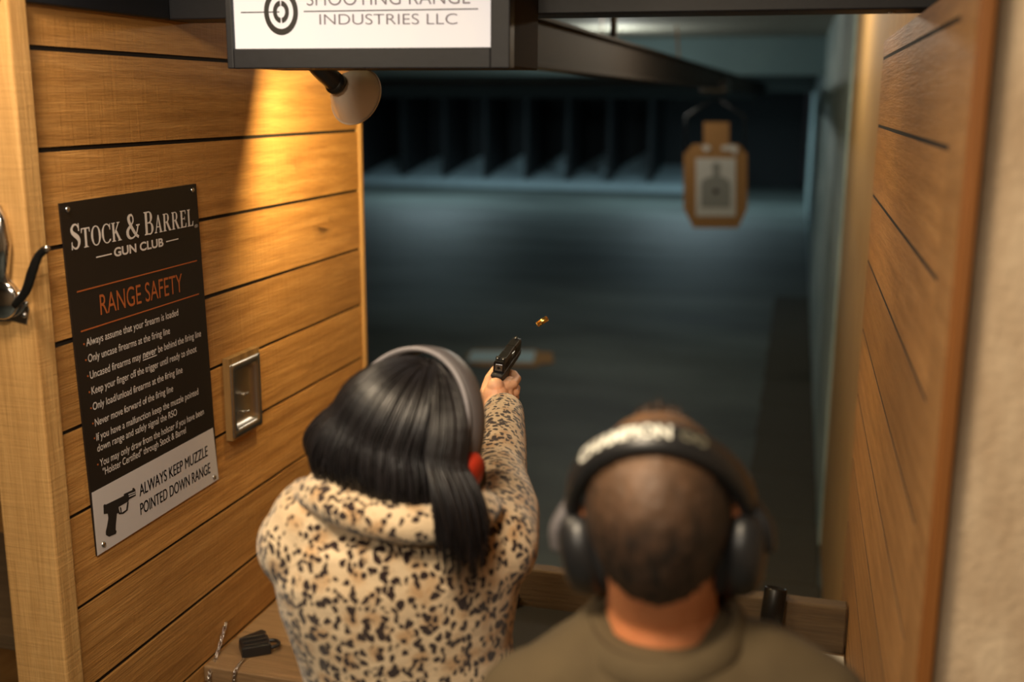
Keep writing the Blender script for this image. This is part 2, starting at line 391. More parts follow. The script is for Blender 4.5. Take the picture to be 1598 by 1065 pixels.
# ------------------------------------------------------------------ counter, rail
bt = .87
b = thing('counter', 'worn brown plank counter between the plank walls in front of the shooter', 'counter', (-.55, 2.2, 0))
bb = MB(); ys = [1.95, 2.09, 2.235, 2.385, 2.47]
for i in range(4): bb.box(-1.249, .12, ys[i]+.0012, ys[i+1]-.0012, bt-.038, bt)
bb.build('counter_top', M['bench'], b, bevel=.003)
MB().box(-1.249, .12, 1.965, 2.0, bt-.13, bt-.039).build('apron', M['bench'], b, bevel=.003)
for x in (-1.2, .07): MB().box(x-.04, x+.04, 2.01, 2.09, 0, bt-.039).build('leg', M['post'], b, bevel=.003)
o = MB().box(-1.244, .118, 2.40, 2.44, bt+.001, bt+.116).build('wooden_rail', M['rail'], bevel=.004)
tag(o, 'weathered timber rail standing along the far edge of the plank counter', 'rail')
o = thing('neighbouring_counter', 'x', 'counter', (-1.7, 2.2, 0)); MB().box(-2.5, -1.336, 1.95, 2.47, bt-.038, bt).build('counter_top', M['rail'], o, bevel=.003)
for x in (-2.4, -1.45): MB().box(x-.04, x+.04, 2.01, 2.09, 0, bt-.039).build('leg', M['post'], o, bevel=.003)
tag(o, 'grey wooden counter of the next booth seen left of the timber post', 'counter')
o = MB().box(-1.9, -1.5, 2.2, 2.38, bt, bt+.17).build('black_case', M['blackm'], bevel=.015)
tag(o, 'black case standing on the neighbouring booth counter at the left edge', 'case')
struct(MB().box(-2.6, -2.52, 1.5, 2.87, 0, 2.6).build('wall_far_left_partition', M['plank']))

# ------------------------------------------------------------------ text helper
def textmesh(body, offset=0.0, shear=0, extr=.0):
    cu = bpy.data.curves.new('t', 'FONT'); cu.body = body; cu.size = 1; cu.offset = offset; cu.shear = shear; cu.extrude = extr
    o = bpy.data.objects.new('t', cu); C.objects.link(o)
    dg = bpy.context.evaluated_depsgraph_get(); dg.update()
    me = bpy.data.meshes.new_from_object(o.evaluated_get(dg)); bpy.data.objects.remove(o); bpy.data.curves.remove(cu)
    return me
_h = textmesh('H'); CAP = max(v.co.y for v in _h.vertices)
def text_on(name, body, O, U, W, N, mat, parent, p0, p1, cap, offset=0, shear=0, bold=0):
    """lettering in the plane through O with axes U, W; p0/p1 = world baseline ends; cap = capital height."""
    me = textmesh(body, offset, shear)
    if bold:
        m2 = me.copy(); m3_ = me.copy(); m2.transform(Matrix.Translation((bold, 0, 0))); m3_.transform(Matrix.Translation((bold/2, 0, 0)))
        bm = bmesh.new()
        for q_ in (me, m2, m3_): bm.from_mesh(q_)
        bm.to_mesh(me); bm.free()
    xs = [v.co.x for v in me.vertices]; x0, x1 = min(xs), max(xs)
    d = V(p1)-V(p0); u = V(U).normalized(); w_ = V(W).normalized()
    for v in me.vertices:
        v.co = V(p0) + d*((v.co.x-x0)/(x1-x0)) + w_*(v.co.y/CAP*cap) + V(N)*.0009
    me.materials.clear()
    return finish(me, name, mat, parent)

# ------------------------------------------------------------------ safety sign on the partition
sx = WX+.004
def S(px, py):                       # picture of the sign -> point on its face
    return onx(px, py, sx)
sg = thing('safety_sign', 'tall black and white range safety sign screwed to the left plank wall', 'sign', (WX, 1.83, 1.25))
c4 = [S(93, 318), S(306, 287), S(341, 748), S(152, 868)]
MB().prism([p-V((.0035, 0, 0)) for p in c4], (.0035, 0, 0)).build('board', M['signblack'], sg)
MB().prism([p+V((.0001, 0, 0)) for p in (S(143, 770), S(332, 668), S(341, 748), S(152, 868))], (.0004, 0, 0)).build('white_panel', M['signwhite'], sg)
U = V((0, 1, 0)); W_ = V((0, 0, 1)); N = V((1, 0, 0))
def line(body, a, b_, capz, mat='letter', off=.008, name='lettering', shear=0):
    return text_on(name, body, None, U, W_, N*.6, M[mat], sg, S(*a), S(*b_), capz, off, shear)
def bar(a, b_, th, mat):
    p, q = S(*a), S(*b_); h = V((0, 0, th/2)); e = V((.0004, 0, 0))
    MB().prism([p-h+e, q-h+e, q+h+e, p+h+e], (.0003, 0, 0)).build('rule', M[mat], sg)
# serif title, drawn glyph by glyph (strokes: thick stems, thin arms, bracket serifs)
def glyph(ch):
    T, t_ = .16, .055; P = []          # polygons in a unit box of height 1
    def r(x0, y0, x1, y1): P.append([(x0, y0), (x1, y0), (x1, y1), (x0, y1)])
    def arc(cx, cy, rx_, ry, a0, a1, th0, th1, n=14, s=1):
        for i in range(n):
            q = []
            for k, tt in ((i, 0), (i+1, 0), (i+1, 1), (i, 1)):
                a = math.radians(a0+(a1-a0)*k/n)
                th = t_+(T-t_)*abs(math.cos(a))**1.3
                sc = (1-th/rx_*tt*1.0); sy = 1-(t_*1.1)/ry*tt
                q.append((cx+rx_*math.cos(a)*sc, cy+ry*math.sin(a)*sy))
            P.append(q)
    def serif(x, y, wd, d=1): P.append([(x-wd, y), (x+wd, y), (x+wd, y+.03*d), (x+wd*.45, y+.07*d), (x-wd*.45, y+.07*d), (x-wd, y+.03*d)])
    wd = .6
    if ch == 'T': r(.27, 0, .27+T, 1); serif(.35, 0, .18); r(0, .94, .7, 1); P.append([(0, 1), (0, .76), (.04, .76), (.08, .94)]); P.append([(.7, 1), (.7, .76), (.66, .76), (.62, .94)]); wd = .7
    elif ch == 'O': arc(.4, .5, .4, .52, 0, 360, 0, 0, 28); wd = .8
    elif ch == 'C':
        arc(.42, .5, .42, .52, 42, 318, 0, 0, 24); P.append([(.68, .68), (.74, .68), (.74, 1.0), (.70, 1.0), (.66, .86)]); P.append([(.69, .18), (.75, .2), (.73, .1), (.66, .08)]); wd = .76
    elif ch == 'K': r(.08, 0, .08+T, 1); serif(.16, 0, .16); serif(.16, 1, .16, -1); P.append([(.22, .42), (.58, .96), (.66, .96), (.3, .42)]); P.append([(.28, .56), (.6, 0), (.8, 0), (.4, .64)]); serif(.68, 0, .16); serif(.6, 1, .14, -1); wd = .84
    elif ch in 'BR':
        r(.08, 0, .08+T, 1); serif(.16, 0, .16); serif(.16, 1, .16, -1)
        arc(.34, .75, .28, .26, -90, 90, 0, 0, 12); r(.2, .95, .36, 1.0); r(.2, .48, .36, .535)
        if ch == 'B': arc(.36, .26, .32, .28, -90, 90, 0, 0, 12); r(.2, 0, .38, .055); wd = .7
        else: P.append([(.3, .5), (.58, 0), (.78, 0), (.48, .53)]); serif(.7, 0, .13); wd = .8
    elif ch == 'A': P.append([(.06, 0), (.13, 0), (.41, .92), (.36, 1)]); P.append([(.52, 0), (.7, 0), (.44, 1), (.34, 1)]); r(.18, .3, .58, .355); serif(.1, 0, .12); serif(.62, 0, .16); wd = .76
    elif ch == 'E':
        r(.08, 0, .08+T, 1); serif(.16, 0, .16); serif(.16, 1, .16, -1); r(.2, .94, .6, 1); r(.2, 0, .62, .06); r(.2, .49, .5, .545)
        P.append([(.6, 1), (.6, .78), (.56, .78), (.52, .94)]); P.append([(.64, .25), (.6, 0), (.54, .06), (.6, .25)]); P.append([(.5, .64), (.5, .4), (.46, .45), (.46, .6)]); wd = .68
    elif ch == 'L': r(.08, 0, .08+T, 1); serif(.16, 0, .16); serif(.16, 1, .16, -1); r(.2, 0, .6, .06); P.append([(.62, .28), (.6, 0), (.5, .06), (.58, .28)]); wd = .66
    elif ch == 'S':
        pts = [(.52, .82), (.42, .95), (.26, .96), (.12, .84), (.13, .68), (.3, .55), (.46, .43), (.52, .26), (.42, .07), (.24, .03), (.1, .14)]
        ws = [.05, .06, .075, .11, .16, .2, .2, .15, .08, .06, .05]
        cv = sm([V((x, y, 0)) for x, y in pts], 3); n = len(cv)
        for i in range(n-1):
            def off(k):
                d = (cv[min(k+1, n-1)]-cv[max(k-1, 0)]).normalized(); nn = V((-d.y, d.x, 0))
                f = k/(n-1)*(len(ws)-1); a = int(min(f, len(ws)-2)); tt = ws[a]+(ws[a+1]-ws[a])*(f-a)
                return cv[k]+nn*tt/2, cv[k]-nn*tt/2
            a, b_ = off(i); c, d = off(i+1); P.append([(a.x, a.y), (b_.x, b_.y), (d.x, d.y), (c.x, c.y)])
        P.append([(.5, .7), (.56, .7), (.55, 1.0), (.51, 1.0)]); P.append([(.04, 0), (.09, 0), (.1, .3), (.05, .3)]); wd = .6
    elif ch == '&':
        pts = [(.84, .5), (.72, .2), (.5, .03), (.26, .0), (.08, .14), (.1, .36), (.34, .54), (.5, .7), (.48, .9), (.34, .98), (.2, .88), (.22, .7), (.4, .42), (.62, .14), (.84, .0)]
        cv = sm([V((x, y, 0)) for x, y in pts], 3); n = len(cv)
        for i in range(n-1):
            def off(k):
                d = (cv[min(k+1, n-1)]-cv[max(k-1, 0)]).normalized(); nn = V((-d.y, d.x, 0))
                tt = .07+.11*abs(d.y) if k > n*.6 or .2 < k/n < .4 else .07
                return cv[k]+nn*tt/2, cv[k]-nn*tt/2
            a, b_ = off(i); c, d = off(i+1); P.append([(a.x, a.y), (b_.x, b_.y), (d.x, d.y), (c.x, c.y)])
        r(.7, .48, .96, .54); wd = .92
    return P, wd
runs = [('S', 1), ('T', .78), ('O', .78), ('C', .78), ('K', .78), (' ', .3), ('&', 1), (' ', .3), ('B', 1), ('A', .78), ('R', .78), ('R', .78), ('E', .78), ('L', .78)]
tot = 0; lay = []
for ch, s_ in runs:
    if ch == ' ': tot += .3; continue
    P, wd = glyph(ch); lay.append((tot, s_, P)); tot += wd*s_+.07
p0, p1 = S(111, 391), S(303, 352); mb = MB(); k = 0
for x0, s_, P in lay:
    for q in P:
        pts = []
        for x, y in q:
            pts.append(p0+(p1-p0)*((x0+x*s_)/tot)+V((.0005+k*2e-6, 0, 0))+W_*(y*s_*.0445))
        k += 1; mb.prism(pts, (.0002, 0, 0))
mb.build('title_lettering', M['letter'], sg)
line('®', (303.5, 356), (308.5, 354.5), .006, off=0, name='title_lettering')
line('GUN CLUB', (178, 401), (255, 384), .0155, off=.03)
bar((150, 402), (174, 396.5), .0022, 'letter'); bar((259, 377.5), (278, 373), .0022, 'letter')
bar((120, 456), (307, 407), .0024, 'orange'); bar((126, 518), (310, 459), .0024, 'orange')
line('RANGE SAFETY', (157, 492), (285, 455), .037, 'orange', .0, 'heading_lettering')
B = [('Always assume that your firearm is loaded', (134.6, 541), (278, 492.5)),
     ('Only uncase firearms at the firing line', (137.5, 566), (265, 521)),
     ('Keep your finger off the trigger until ready to shoot', (143, 616.4), (306.5, 549)),
     ('Only load/unload firearms at the firing line', (145, 641), (284.6, 581.7)),
     ('Never move forward of the firing line', (148.3, 666), (270, 611)),
     ('If you have a malfunction keep the muzzle pointed', (150.5, 688.6), (309.4, 615.8)),
     ('down range and safely signal the RSO', (152, 706), (276, 648)),
     ('You may only draw from the holster if you have been', (156, 729), (317.8, 646.8)),
     ('"Holster Certified" through Stock & Barrel', (160.7, 742.8), (290, 676))]
for s_, a, b_ in B: line(s_, a, b_, .0138, off=.004)
# the third rule carries an emphasised underlined word
a, e = V((140.5, 592, 0)), V((313.5, 525, 0)); q = lambda f: tuple((a+(e-a)*f)[:2])
line('Uncased firearms may', q(0), q(.46), .0138, off=.004); line('never', q(.475), q(.6), .0145, off=.014, shear=.15); line('be behind the firing line', q(.615), q(1), .0138, off=.004)
p, q2 = S(*q(.475)), S(*q(.6)); dz = V((.0004, 0, -.0035)); hh = V((0, 0, .0008))
MB().prism([p+dz-hh, q2+dz-hh, q2+dz+hh, p+dz+hh], (.0003, 0, 0)).build('rule', M['letter'], sg)
for x, y in ((131, 539), (134, 564), (137, 589), (139.5, 614), (142, 639), (145, 663), (147.5, 686), (152.5, 727)):
    MB().lathe([(.0018, 0), (.0018, .0004)], S(x, y-1.5)+V((.0002, 0, 0)), N, 12).build('bullet_dot', M['orange'], sg)
def line2(body, a, b_): text_on('warning_lettering', body, None, U, W_, N, M['ink'], sg, S(*a), S(*b_), .0235, .0, bold=.035)
line2('ALWAYS KEEP MUZZLE', (217.5, 775.5), (324, 711.5)); line2('POINTED DOWN RANGE', (219, 804.5), (328, 738))
def Zp(x, y): return S(130+x/5.327, 680+y/5.327)+V((.0006, 0, 0))
polys = [[(165, 583), (172, 572), (186, 575), (285, 527), (335, 502), (335, 487), (405, 455), (408, 437), (418, 436), (430, 450), (434, 500), (378, 532), (372, 548), (300, 590), (245, 622), (200, 650), (168, 655)],
         [(200, 645), (290, 590), (296, 640), (276, 650), (268, 740), (266, 785), (274, 797), (268, 818), (212, 842), (186, 828), (184, 800), (194, 760), (206, 690)],
         [(290, 600), (300, 640), (322, 640), (354, 618), (362, 560), (372, 548), (374, 560), (366, 622), (330, 652), (296, 656), (284, 640)],
         [(300, 596), (312, 600), (316, 640), (308, 642)]]
mb = MB()
for i, P in enumerate(polys): mb.prism([Zp(*p)+V((i*4e-5, 0, 0)) for p in P], (.0003, 0, 0))
mb.build('pistol_emblem', M['ink'], sg)
for a, b_ in (((372, 492), (428, 470)), ((376, 508), (430, 486))):
    p, q2 = Zp(*a), Zp(*b_); h = V((0, 0, .0009)); e = V((.0005, 0, 0)); MB().prism([p-h+e, q2-h+e, q2+h+e, p+h+e], (.0002, 0, 0)).build('pistol_emblem_slot', M['signwhite'], sg)
for x, y in ((105, 327), (300, 297), (161, 850), (334, 745)):
    s_ = MB().lathe([(.0058, 0), (.0056, .0015), (.004, .0034), (.002, .0038), (0, .0036)], S(x, y), N, 20).build('screw', M['steel'], sg, smooth=True)

# ------------------------------------------------------------------ stainless pan in a plywood frame on the wall
fx = WX+.017
fr = thing('recessed_steel_pan', 'small stainless pan set in a plywood frame on the left plank wall', 'tray', (WX, 2.13, 1.34))
def wq(px, py, x=fx): return onx(px, py, x)
o4 = [wq(358, 562), wq(403, 540), wq(411, 661), wq(362, 692)]
oy0 = (o4[0].y+o4[3].y)/2; oy1 = (o4[1].y+o4[2].y)/2; oz1 = (o4[0].z+o4[1].z)/2; oz0 = (o4[2].z+o4[3].z)/2
iy0, iy1, iz0, iz1 = oy0+.010, oy1-.009, oz0+.012, oz1-.020
b = MB()
b.box(WX+.001, fx, oy0, iy0, oz0, oz1); b.box(WX+.001, fx, iy1, oy1, oz0, oz1); b.box(WX+.001, fx, iy0, iy1, oz0, iz0); b.box(WX+.001, fx, iy0, iy1, iz1, oz1)
b.build('plywood_frame', M['ply'], fr, bevel=.0012)
def rr(x, y0, y1, z0, z1, r, n=6):
    out = []
    for cy, cz, a0 in ((y1-r, z1-r, 0), (y0+r, z1-r, 90), (y0+r, z0+r, 180), (y1-r, z0+r, 270)):
        for i in range(n+1): a = math.radians(a0+90*i/n); out.append(V((x, cy+r*math.cos(a), cz+r*math.sin(a))))
    return out
g = .006
rings = [rr(fx-.001, iy0-g, iy1+g, iz0-g, iz1+g, .004), rr(fx+.002, iy0-g, iy1+g, iz0-g, iz1+g, .004), rr(fx+.002, iy0+.008, iy1-.006, iz0+.008, iz1-.008, .012),
         rr(fx-.002, iy0+.010, iy1-.008, iz0+.010, iz1-.010, .012), rr(WX+.008, iy0+.016, iy1-.014, iz0+.016, iz1-.016, .014), rr(WX+.004, iy0+.022, iy1-.02, iz0+.022, iz1-.022, .012)]
mb = MB(); mb.loft(rings, False); n_ = len(rings[0]); mb.f.append(tuple(5*n_+j for j in range(n_)))
mb.build('pan', M['pan'], fr, smooth=True)
for fy, fz in ((.5, .52), (.5, .25), (.38, .53), (.38, .27)):
    p = V((WX+.004, iy0+(iy1-iy0)*fy, iz0+(iz1-iz0)*fz)); mb = MB().tube([p, p+V((.014, .004, 0))], .0016, 8); mb.lathe([(.0036, 0), (.003, .002), (0, .0026)], p+V((.014, .004, 0)), N, 12)
    mb.build('screw', M['steel'], fr, smooth=True)

# ------------------------------------------------------------------ chrome latch on the timber post
ly = 1.488
lt = thing('toggle_latch', 'chrome toggle latch with a dark lever on the timber post at the left edge', 'latch', (-1.24, ly, 1.78))
def LP(px, py, d=0): return ony(px, py, ly-d)
MB().prism([LP(x, y, -.0005) for x, y in ((-40, 505), (-42, 455), (-20, 432), (18, 436), (40, 462), (48, 482), (44, 506), (20, 500))], (0, -.004, 0)).build('plate', M['chrome'], lt, bevel=.001)
MB().lathe([(.034, 0), (.034, .01), (.03, .014), (.01, .016), (0, .0165)], LP(6, 466, .005), (0, -1, 0), 32).build('hub', M['chrome'], lt, smooth=True)
MB().tube([LP(4, 438, .012), LP(6, 380, .014), LP(0, 345, .012), LP(-6, 322, .01)], [.011, .012, .011, .008], 14).build('hook_arm', M['chrome'], lt, smooth=True)
lv = MB().tube(sm([LP(22, 478, .02), LP(40, 455, .024), (LP(50, 425, .028)), LP(60, 400, .03), LP(72, 389, .032)], 5), [.006+.003*math.sin(min(1, i/16)*PI*.9) for i in range(21)], 12, flat=.6).build('lever', M['gunmetal'], lt, smooth=True)
MB().sph(LP(73, 388, .033), .0055).build('lever_tip', M['chrome'], lv, smooth=True)
for x, y in ((38, 492), (40, 474), (6, 456)): MB().sph(LP(x, y, .012), (.005, .004, .005)).build('rivet', M['steel'], lt, smooth=True)

# ------------------------------------------------------------------ lane screen
by = 1.75
def BP(px, py, y=by): return ony(px, py, y)
X0, X1 = BP(355, 107).x, BP(795, 107).x; Z0 = BP(600, 107).z
sc_ = thing('lane_screen', 'black framed lit screen with a ring logo hung from the header beam', 'screen', ((X0+X1)/2, 1.85, Z0))
px0, px1 = BP(363, 60).x, BP(765, 60).x; pz0 = BP(560, 75).z; zt = Z0+.42
b = MB(); y0 = by
b.box(X0, px0, y0, y0+.03, Z0, zt); b.box(px1, X1, y0, y0+.03, Z0, zt); b.box(px0, px1, y0, y0+.03, Z0, pz0); b.box(px0, px1, y0, y0+.03, zt-.03, zt)
b.build('bezel', M['beam'], sc_, bevel=.002)
MB().box(X0+.004, X1-.004, by+.031, 1.9505, Z0+.002, zt).build('housing', M['steel_brown'], sc_, bevel=.003)
t = NT('lit_screen'); t.col((.7, .7, .72)); f = t.noise(6, 4, t.map((3, 1, 1)))
t.l(t.mix(f, lin(212, 212, 236), lin(250, 244, 240)), t.b.inputs['Emission Color']); t.b.inputs['Emission Strength'].default_value = .40; t.b.inputs['Roughness'].default_value = .3
MB().box(px0, px1, by+.008, by+.03, pz0, zt-.03).build('display', t.m, sc_)
fy_ = by+.008
def ring(r0, r1, kx, c, cuts):
    mb = MB(); n = 60
    for i in range(n):
        a0 = 2*PI*i/n; a1 = 2*PI*(i+1)/n; am = math.degrees((a0+a1)/2) % 180
        if abs(am-90) < cuts: continue
        P = [(r0, a0), (r1, a0), (r1, a1), (r0, a1)]
        mb.prism([c+V((r*kx*math.cos(a), 0, r*math.sin(a))) for r, a in P], (0, -.0006, 0))
    return mb
c = ony(438.5, 18.7, fy_-.0002); k_ = 1.86/1711
ring(25.5*k_, 35*k_, .83, c, 3).build('ring_logo', M['ink'], sc_); ring(9*k_, 17*k_, .8, c, 7).build('ring_logo', M['ink'], sc_)
for a, b_ in (((376, 19.6), (436, 18.8)), ((474, 18), (746, 14))):
    p, q2 = ony(*a, fy_-.0003), ony(*b_, fy_-.0003); h = V((0, 0, .0009)); MB().prism([p-h, q2-h, q2+h, p+h], (0, -.0004, 0)).build('logo_line', M['ink'], sc_)
text_on('screen_lettering', 'INDUSTRIES LLC', None, (1, 0, 0), W_, (0, -1, 0), M['greyink'], sc_, ony(499, 38.5, fy_), ony(714, 38, fy_), 15.5*k_, -.006)
text_on('screen_lettering', 'SHOOTING RANGE', None, (1, 0, 0), W_, (0, -1, 0), M['greyink'], sc_, ony(479, 9, fy_), ony(734, 6, fy_), 20*k_, -.006)

# ------------------------------------------------------------------ spotlight under the header
lc = D(551, 148, 2.36); nk = D(493, 98, 2.28)
la = thing('spot_lamp', 'white dished spot lamp on a black neck below the lane screen', 'lamp', nk)
ax = (D(552, 150, 2.40)-D(540, 140, 2.28)).normalized()
ax = (V((.22, .92, -.36))).normalized()
dish = MB(); prof = [(.018, -.052), (.027, -.044), (.040, -.028), (.053, -.008), (.061, .008), (.063, .012)]
n = 36; u = (V((0, 0, 1))-ax*ax.z).normalized(); bb_ = ax.cross(u)
def rg(r, h): return [lc+ax*h+(u*math.cos(2*PI*j/n)+bb_*math.sin(2*PI*j/n))*r for j in range(n)]
dish.loft([rg(r, h) for r, h in prof]+[rg(.0645, .012), rg(.0645, .009)], False)
dish.loft([rg(r-.0018, h+.001) for r, h in prof[::-1]]+[rg(.001, -.05)], False)
dish.build('dish', M['white_lamp'], la, smooth=True)
tip = lc-ax*.05
nb = MB().tube(sm([nk+V((-.02, -.02, .05)), nk, (nk*.45+tip*.55)+V((0, 0, -.002)), tip+ax*.004], 5), .0215, 18)
nb.build('neck', M['black'], la, smooth=True)
MB().lathe([(.0235, 0), (.0235, .006), (.0225, .008)], tip-ax*.018, ax, 24).build('neck_ring', M['black'], la, smooth=True)
t = NT('bulb'); t.b.inputs['Emission Color'].default_value = (1, .72, .34, 1); t.b.inputs['Emission Strength'].default_value = 6
MB().sph(lc-ax*.02, .018).build('bulb', t.m, la, smooth=True)
def light(name, kind, loc, power, color, size=None, rot=None, aim=None, spot=None, sy=None, blend=.5):
    d = bpy.data.lights.new(name, kind); d.energy = power; d.color = color
    if kind == 'AREA': d.size = size; 
    if kind == 'AREA' and sy: d.shape = 'RECTANGLE'; d.size_y = sy
    if kind in ('POINT', 'SPOT'): d.shadow_soft_size = size or .02
    if spot: d.spot_size = math.radians(spot); d.spot_blend = blend
    o = bpy.data.objects.new(name, d); C.objects.link(o); o.location = loc
    if aim is not None: o.rotation_euler = (V(aim)-V(loc)).to_track_quat('-Z', 'Y').to_euler()
    return o
WARM = (1, .66, .34)
light('spot_lamp_light', 'POINT', lc-ax*.002, 36, (1, .72, .32), .026)

# ------------------------------------------------------------------ target carrier rail and targets
rc = thing('carrier_rail', 'long brown steel target carrier rail running down range under the ceiling', 'rail', (-.75, 8, 2.18))
b = MB(); b.box(-.785, -.715, 2.06, 14.5, 2.18, 2.195); b.box(-.785, -.715, 2.06, 14.5, 2.30, 2.31); b.box(-.765, -.735, 2.06, 14.5, 2.195, 2.30)
b.build('track', M['steel_brown'], rc, bevel=.002)
for y in (4,): MB().box(-.76, -.74, y, y+.03, 2.31, 2.74).build('hanger', M['steel_brown'], rc)
ty = 8.0
def TP(px, py, y=ty): return ony(px, py, y)
c0 = TP(1117, 135)
ca = thing('target_carrier', 'black target carrier with a wire fork at the end of the carrier rail', 'target carrier', c0)
MB().box(c0.x-.1, c0.x+.09, ty-.08, ty+.08, c0.z-.05, c0.z+.045).build('trolley', M['black'], ca, bevel=.01)
for sgn, s_ in ((1070, 0), (1162, 1)):
    MB().tube([TP(1117, 152), TP(sgn, 182), TP(sgn, 236)], .009, 8).build('fork_arm', M['black'], ca, smooth=True)
def P3(pts, y=ty): return [TP(x, y_, y) for x, y_ in pts]
tg = thing('cardboard_target', 'brown cardboard torso target hanging from the black carrier', 'target', TP(1117, 272))
MB().prism(P3([(1098, 191), (1138, 191), (1138, 225), (1152, 225), (1166, 240), (1166, 326), (1152, 356), (1082, 356), (1067, 326), (1067, 240), (1082, 225), (1098, 225)]), (0, .006, 0)).build('cardboard', M['card'], tg)
pp = MB().prism([p-V((0, .003, 0)) for p in P3([(1086, 247), (1148, 247), (1148, 338), (1086, 338)])], (0, .002, 0)).build('paper_sheet', M['paper'], tg)
sil = [(1094, 324), (1094, 285), (1100, 279), (1112, 275), (1113, 268), (1111, 262), (1112, 256), (1118, 253), (1124, 256), (1125, 262), (1123, 268), (1124, 275), (1134, 279), (1140, 285), (1140, 324)]
MB().prism([p-V((0, .005, 0)) for p in P3(sil)], (0, .001, 0)).build('silhouette_print', M['printgrey'], pp)
MB().lathe([(.018, 0), (.018, .001)], TP(1117, 299)-V((0, .0065, 0)), (0, -1, 0)).build('bullseye', M['ink'], pp)
for q_ in ([(1094, 229), (1104, 226), (1110, 231), (1102, 238)], [(1126, 228), (1146, 226), (1152, 231), (1150, 241), (1144, 241), (1142, 236), (1126, 235)]):
    MB().prism([p-V((0, .006, 0)) for p in P3(q_)], (0, .005, 0)).build('tape', M['paper'], tg)
# fallen target lying on the floor
def FP(px, py, z=.012): return onz(px, py, z)
ft = thing('fallen_target', 'cardboard target with a pale sheet lying flat on the range floor beyond the pistol', 'target', FP(800, 557, 0))
MB().prism([FP(*p) for p in ((733, 567), (728, 555), (738, 546), (838, 546), (840, 549), (862, 550), (864, 566), (843, 568), (838, 572), (752, 571))], (0, 0, -.006)).build('cardboard', M['card'], ft)
t = NT('pale_sheet'); t.col(lin(196, 222, 228)); t.b.inputs['Roughness'].default_value = .5
MB().prism([FP(*p, .016) for p in ((729, 564), (736, 548), (836, 548), (832, 566))], (0, 0, -.002)).build('paper_sheet', t.m, ft)
# thin pull cord
o = MB().tube([TP(1056, 40, 7), TP(1058, 70, 7), TP(1060, 96, 7)], .006, 6).build('pull_cord', M['card']); tag(o, 'thin pale cord hanging above the carrier rail', 'cord')
# rubber strip along the right wall
rm = thing('rubber_mat', 'worn rubber mat strip lying along the foot of the right range wall', 'mat', (-.1, 6, 0))
for i in range(12):
    y = 3.2+i*.75; MB().box(rx(y)-.34, rx(y)+.02, y, y+.74, .001, .014).build('mat_tile', M['mat'], rm, bevel=.003)
# loose brass on floor and rail
def casing(name, p, ax_, L, r, label):
    ax_ = V(ax_).normalized()
    o = MB().lathe([(r*.6, 0), (r, .0003), (r, .0011), (r*.86, .0014), (r*.86, .002), (r*.98, .0026), (r*.96, L), (r*.84, L), (r*.8, L-.012)], p, ax_, 24).build(name, M['brass'], smooth=True)
    return tag(o, label, 'casing')
casing('cartridge_case', D(839, 507, 2.3), D(852, 498.5, 2.292)-D(839, 507, 2.3), .025, .006, 'brass cartridge case flying in the air right of the pistol')
casing('cartridge_case', onz(1190, 809, .008), (1, .3, 0), .03, .008, 'brass cartridge case lying on the dark floor beyond the rail')
casing('cartridge_case', ony(1134, 917, 2.42)*1.0+V((0, 0, .002)), (1, .1, 0), .019, .0049, 'brass cartridge case lying on the rail beside the black ear defenders')

# ------------------------------------------------------------------ things on the counter
def BT(px, py, z=bt): return onz(px, py, z)
ld = thing('magazine_loader', 'black plastic magazine loader with a loop lying on the counter by the chains', 'magazine loader', BT(405, 1010))
a0 = BT(378, 1030); a1 = BT(424, 1022); ex = (a1-a0).normalized(); ey = V((-ex.y, ex.x, 0)); Lm = (a1-a0).length
Mx = Matrix((ex, ey, V((0, 0, 1)))).transposed().to_4x4(); Mx.translation = a0
hz = .026; dp = .052
mb = MB().box(0, Lm, 0, dp, .001, hz, Mx); mb.build('body', M['black'], ld, bevel=.003)
mb = MB()
for x0, x1, y0_, y1_ in ((.006, Lm-.006, .006, .010), (.006, Lm-.006, .024, .027), (.006, Lm-.006, .042, .046)): mb.box(x0, x1, y0_, y1_, hz, hz+.003, Mx)
mb.build('rib', M['black'], ld, bevel=.0008)
mb = MB().prism([Mx @ V(p) for p in ((.0, dp-.004, .004), (Lm*.9, dp-.004, .004), (Lm*.98, dp+.012, .004), (Lm*.85, dp+.024, .004), (.01, dp+.004, .004))], (0, 0, .024)); mb.build('press_lever', M['black'], ld, bevel=.002)
lp = [V((Lm+.000, .006, .014)), V((Lm+.016, .010, .014)), V((Lm+.02, .024, .014)), V((Lm+.015, .036, .014)), V((Lm+.0, .042, .014))]
MB().tube([Mx @ p for p in sm(lp, 4)], .0045, 10).build('loop', M['black'], ld, smooth=True)
def chain(name, pts, label, group=None):
    cv = sm(pts, 30); out = [cv[0]]; step = .0085
    for p in cv:
        if (p-out[-1]).length >= step: out.append(p)
    mb = MB()
    for i in range(len(out)-1):
        t_ = (out[i+1]-out[i]).normalized(); s0 = V((.3, .8, .2)) if i % 2 else V((.9, -.2, .4)); n1 = (s0-t_*s0.dot(t_)).normalized()
        cn = (out[i]+out[i+1])/2
        lk = [cn+t_*.0065*math.cos(a)+n1*.0035*math.sin(a) for a in [2*PI*k/12 for k in range(12)]]
        nn = t_.cross(n1)
        rings = []
        for k in range(12):
            d = (lk[k]-cn).normalized(); rings.append([lk[k]+(d*math.cos(2*PI*j/6)+nn*math.sin(2*PI*j/6))*.0015 for j in range(6)])
        o_ = len(mb.v); mb.v += [p for r in rings for p in r]
        for k in range(12):
            for j in range(6): mb.f.append((o_+k*6+j, o_+k*6+(j+1) % 6, o_+((k+1) % 12)*6+(j+1) % 6, o_+((k+1) % 12)*6+j))
    o = mb.build(name, M['chrome'], smooth=True); return tag(o, label, 'chain')
wp = onx(353, 972, WX+.004)
